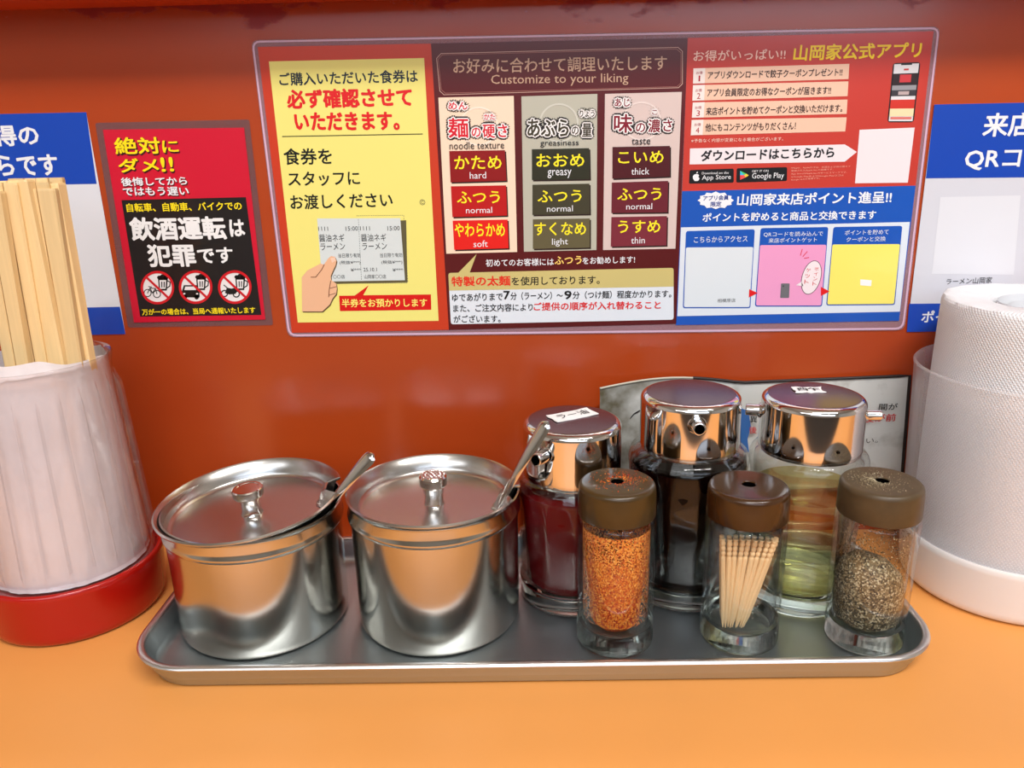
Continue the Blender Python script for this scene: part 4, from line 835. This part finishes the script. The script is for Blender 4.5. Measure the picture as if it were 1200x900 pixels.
# ------------------------------------------------------------------ chopstick holder
HX, HY = -0.3400, 0.5245
def chop_holder():
    root = empty('chopstick_holder', (HX, HY, 0), 'round chopstick holder with a clear ribbed body on a red plastic base', 'holder')
    prof = [(0, 0.002), (0.052, 0.002), (0.0535, 0.0)]+rnd(0.0535, 0, 0.0605, 0.009, 6, (0.0600, 0.0))+[(0.0625, 0.038)]+rnd(0.0625, 0.038, 0.0600, 0.0420, 4, (0.0628, 0.042))+[(0.0585, 0.0410), (0.057, 0.038), (0, 0.030)]
    lathe('base', prof, M_redpl, root, 96, auto=45)['label'] = 'glossy red plastic base'
    z0, z1 = 0.0395, 0.1930; r0, r1 = 0.0560, 0.0490; NF = 24
    def rf(t, r, z):
        f = (z-z0)/(z1-z0); e = max(0, min(1, (f-0.05)/0.05, (0.90-f)/0.06)); s = abs(math.sin(NF*t/2)); return r+0.0036*e*(max(0, 1-s*4.5)) 
    out = [(0.054, z0-0.0005), (r0+0.0012, z0), (r0+0.0014, z0+0.003)]+[(r0+(r1-r0)*i/24, z0+0.004+(z1-z0-0.012)*i/24) for i in range(25)]+[(r1+0.0008, z1-0.006), (r1+0.0016, z1-0.001), (r1+0.0008, z1), (r1-0.0008, z1-0.001), (r1-0.0016, z1-0.008), (r0-0.0024, z0+0.004)]
    lathe('clear_body', out, M_acr, root, 24*12, rfun=rf, auto=60)['label'] = 'clear ribbed plastic cylinder'
    # white paper lining, torn top
    n = 160; NZ = 26; V, Fc = [], []
    for j in range(NZ+1):
        for i in range(n):
            t = 2*PI*i/n; f = j/NZ; topz = 0.194+0.006*math.sin(t*1.0-2.9)+0.006*noise.noise(Vector((math.cos(t)*2, math.sin(t)*2, 1)))
            z = 0.040+(topz-0.040)*f; r = (r0-0.0030)+((r1-0.0030)-(r0-0.0030))*min(1, (z-0.040)/(0.153)) + 0.0008 - 0.0022*abs(noise.noise(Vector((math.cos(t)*3.2, math.sin(t)*3.2, z*13)))) - 0.0012*abs(noise.noise(Vector((math.cos(t)*9, math.sin(t)*9, z*40))))
            V.append((r*math.cos(t), r*math.sin(t), z))
    for j in range(NZ):
        for i in range(n): Fc.append((j*n+i, j*n+(i+1) % n, (j+1)*n+(i+1) % n, (j+1)*n+i))
    o = mesh_obj('paper_lining', V, Fc, M_paper, root)
    o['label'] = 'crumpled white paper lining'
chop_holder()
def chopsticks():
    def on_plane(x, y, Y):
        r = fw+RT*((x-600)/F)-UP*((y-450)/F); t = Y/r.y; return Vector((r.x*t, Y, HC+r.z*t))
    # (top px, low px, plane, width, depth, label)
    L_ = [((29, 212), (66, 395), 0.500, 0.0265, 0.0095, 'wide pair of wooden chopsticks in front, second from the right in the holder'),
          ((80, 221), (101, 405), 0.508, 0.0225, 0.0120, 'front right pair of wooden chopsticks with a cut end facing up'),
          ((99, 214), (122, 400), 0.520, 0.0135, 0.0100, 'rightmost pair of wooden chopsticks behind the front right pair'),
          ((55, 214), (86, 400), 0.515, 0.0165, 0.0075, 'pair of wooden chopsticks in the gap between the two front pairs'),
          ((6, 214), (38, 395), 0.506, 0.0170, 0.0075, 'pair of wooden chopsticks just left of the wide front pair'),
          ((-14, 224), (16, 395), 0.499, 0.0185, 0.0075, 'pair of wooden chopsticks at the left edge of the picture, lower than the rest'),
          ((70, 208), (98, 395), 0.527, 0.0165, 0.0075, 'pair of wooden chopsticks at the back with its tip highest'),
          ((30, 209), (62, 395), 0.529, 0.0200, 0.0075, 'back pair of wooden chopsticks behind the wide front pair')]
    for (tp_, lp, Y, wd, dp, lab) in L_:
        a = on_plane(*tp_, Y); b = on_plane(*lp, Y-0.002); d = (b-a).normalized(); bot = a+d*((a.z-0.034)/-d.z)
        # lean the foot inside the holder
        zr = 0.193; rm = a+d*((a.z-zr)/-d.z); v = Vector((rm.x-HX, rm.y-HY)); lim = 0.0412-wd*0.55
        if v.length > lim: a = a+Vector((v.x, v.y, 0))*(lim/v.length-1)
        v = Vector((bot.x-HX, bot.y-HY)); 
        lim = 0.049-wd*0.5
        if v.length > lim: v = v.normalized()*lim; bot = Vector((HX+v.x, HY+v.y, bot.z))
        root = empty('chopstick_pair', tuple(bot), lab, 'chopsticks', 'disposable chopsticks in the holder')
        ax = (a-bot); L = ax.length; zx = ax.normalized(); xx = Vector((1, 0.0, 0)); xx = (xx-zx*xx.dot(zx)).normalized()
        ang = random.uniform(-0.25, 0.25); xx = (Matrix.Rotation(ang, 3, zx) @ xx); yy = zx.cross(xx)
        for s in (-1, 1):
            V, Fc = [], []; w_ = wd/2-0.0003; sec = [(0, -0.5), (0, 0.5)]
            for f, k in ((0, 0.62), (0.5, 0.85), (0.995, 1), (1, 0.96)):
                c = Vector((0, 0, 0))+zx*L*f; x0 = 0.00025*s; x1 = x0+s*w_*k; h = dp/2*k; ch_ = 0.0012
                ring = [(x0, -h+ch_*0.6), (x0+s*ch_*0.5, -h), (x1-s*ch_, -h), (x1, -h+ch_), (x1, h-ch_), (x1-s*ch_, h), (x0+s*ch_*0.5, h), (x0, h-ch_*0.6)]
                if s < 0: ring = ring[::-1]
                for (p, q) in ring: V.append(c+xx*p+yy*q)
            for i in range(3):
                for j in range(8): Fc.append((i*8+j, i*8+(j+1) % 8, i*8+8+(j+1) % 8, i*8+8+j))
            Fc += [tuple(reversed(range(8))), tuple(range(24, 32))]
            mesh_obj('stick', V, Fc, M_wood, root, smooth=False)
chopsticks()

# ------------------------------------------------------------------ paper towel dispenser
def towel_holder():
    x, y = 0.3605, 0.5400
    root = empty('paper_dispenser', (x, y, 0), 'round frosted white plastic paper dispenser at the right end of the counter', 'dispenser')
    M_fro = film('frosted white plastic', (0.985, 0.985, 0.99, 1), 0.3, 0.17, srgb(255, 253, 255), 0.12)
    M_base = mat('milky white plastic', srgb(236, 232, 230), rough=0.35, sub=0.15)
    prof = [(0, 0.001), (0.063, 0.0)]+rnd(0.063, 0, 0.0705, 0.008, 5, (0.070, 0))+[(0.0728, 0.036), (0.0732, 0.040), (0.0722, 0.0415), (0.070, 0.041), (0.069, 0.037), (0, 0.036)]
    lathe('base', prof, M_base, root, 96, auto=45)
    prof = [(0.0712, 0.0405), (0.0722, 0.044), (0.0725, 0.050), (0.0768, 0.150), (0.0774, 0.163), (0.0782, 0.1665), (0.0770, 0.168), (0.0758, 0.1665), (0.0752, 0.160), (0.0705, 0.050), (0.0698, 0.041)]
    lathe('frosted_shell', prof, M_fro, root, 96, auto=50, close=True)['label'] = 'frosted see-through plastic shell'
    roll = empty('paper_roll', (x, y, 0.0375), 'white embossed kitchen paper roll standing up out of the frosted dispenser', 'paper roll')
    m = bpy.data.materials.new('embossed paper'); m.use_nodes = True; nt = m.node_tree; b = nt.nodes['Principled BSDF']; L = nt.links.new
    b.inputs['Base Color'].default_value = srgb(240, 240, 242); b.inputs['Roughness'].default_value = 0.85
    uv = nt.nodes.new('ShaderNodeUVMap'); 
    hs = []
    for ang in (0.6, -0.6):
        mp = nt.nodes.new('ShaderNodeMapping'); mp.inputs['Rotation'].default_value = (0, 0, ang); L(uv.outputs[0], mp.inputs[0])
        wv = nt.nodes.new('ShaderNodeTexWave'); wv.inputs['Scale'].default_value = 36; L(mp.outputs[0], wv.inputs['Vector']); hs.append(wv)
    mu = nt.nodes.new('ShaderNodeMath'); mu.operation = 'MULTIPLY'; L(hs[0].outputs['Fac'], mu.inputs[0]); L(hs[1].outputs['Fac'], mu.inputs[1])
    bp = nt.nodes.new('ShaderNodeBump'); bp.inputs['Strength'].default_value = 0.55; bp.inputs['Distance'].default_value = 0.0008; L(mu.outputs[0], bp.inputs['Height']); L(bp.outputs[0], b.inputs['Normal'])
    mx = nt.nodes.new('ShaderNodeMix'); mx.data_type = 'RGBA'; mx.inputs['A'].default_value = srgb(226, 227, 230); mx.inputs['B'].default_value = srgb(246, 246, 248); L(mu.outputs[0], mx.inputs['Factor']); L(mx.outputs['Result'], b.inputs['Base Color'])  # emboss shade painted into the colour too: dents greyer, raised parts whiter
    n = 120; ro, ri, zt = 0.0655, 0.033, 0.1780
    prof = [(ri, 0.0), (ro, 0.0)]+[(ro, zt*i/12) for i in range(1, 12)]+[(ro, zt-0.003), (ro-0.0012, zt), (ro-0.006, zt+0.0006), (ro-0.014, zt-0.0006), (ri+0.003, zt-0.001), (ri, zt-0.004), (ri-0.001, zt-0.05)]
    V, Fc = lathe_data(prof, n, lambda t, r, z: r+0.0012*noise.noise(Vector((math.cos(t)*1.5, math.sin(t)*1.5, z*8+r*30))))
    V = [(a, c, z+(0.0016*noise.noise(Vector((a*60, c*60, 3))) if z > zt-0.01 else 0)) for a, c, z in V]
    o = mesh_obj('wound_paper', V, Fc, m, roll, auto=60); me = o.data; ul = me.uv_layers.new()
    for lp in me.loops:
        v = me.vertices[lp.vertex_index].co; t = math.atan2(v.y, v.x)%(2*PI); ul.data[lp.index].uv = (t*0.06*5, v.z*5)
    # loose inner turns of paper
    V, Fc = [], []; k = 70
    for i in range(k):
        t = 1.2+i*0.11; r = ri-0.001-0.0085*i/k
        for z in (0.11, zt-0.0015-0.004*i/k): V.append((r*math.cos(t), r*math.sin(t), z))
    for i in range(k-1): Fc.append((2*i, 2*i+2, 2*i+3, 2*i+1))
    mesh_obj('inner_turns', V, Fc, m, roll)
towel_holder()
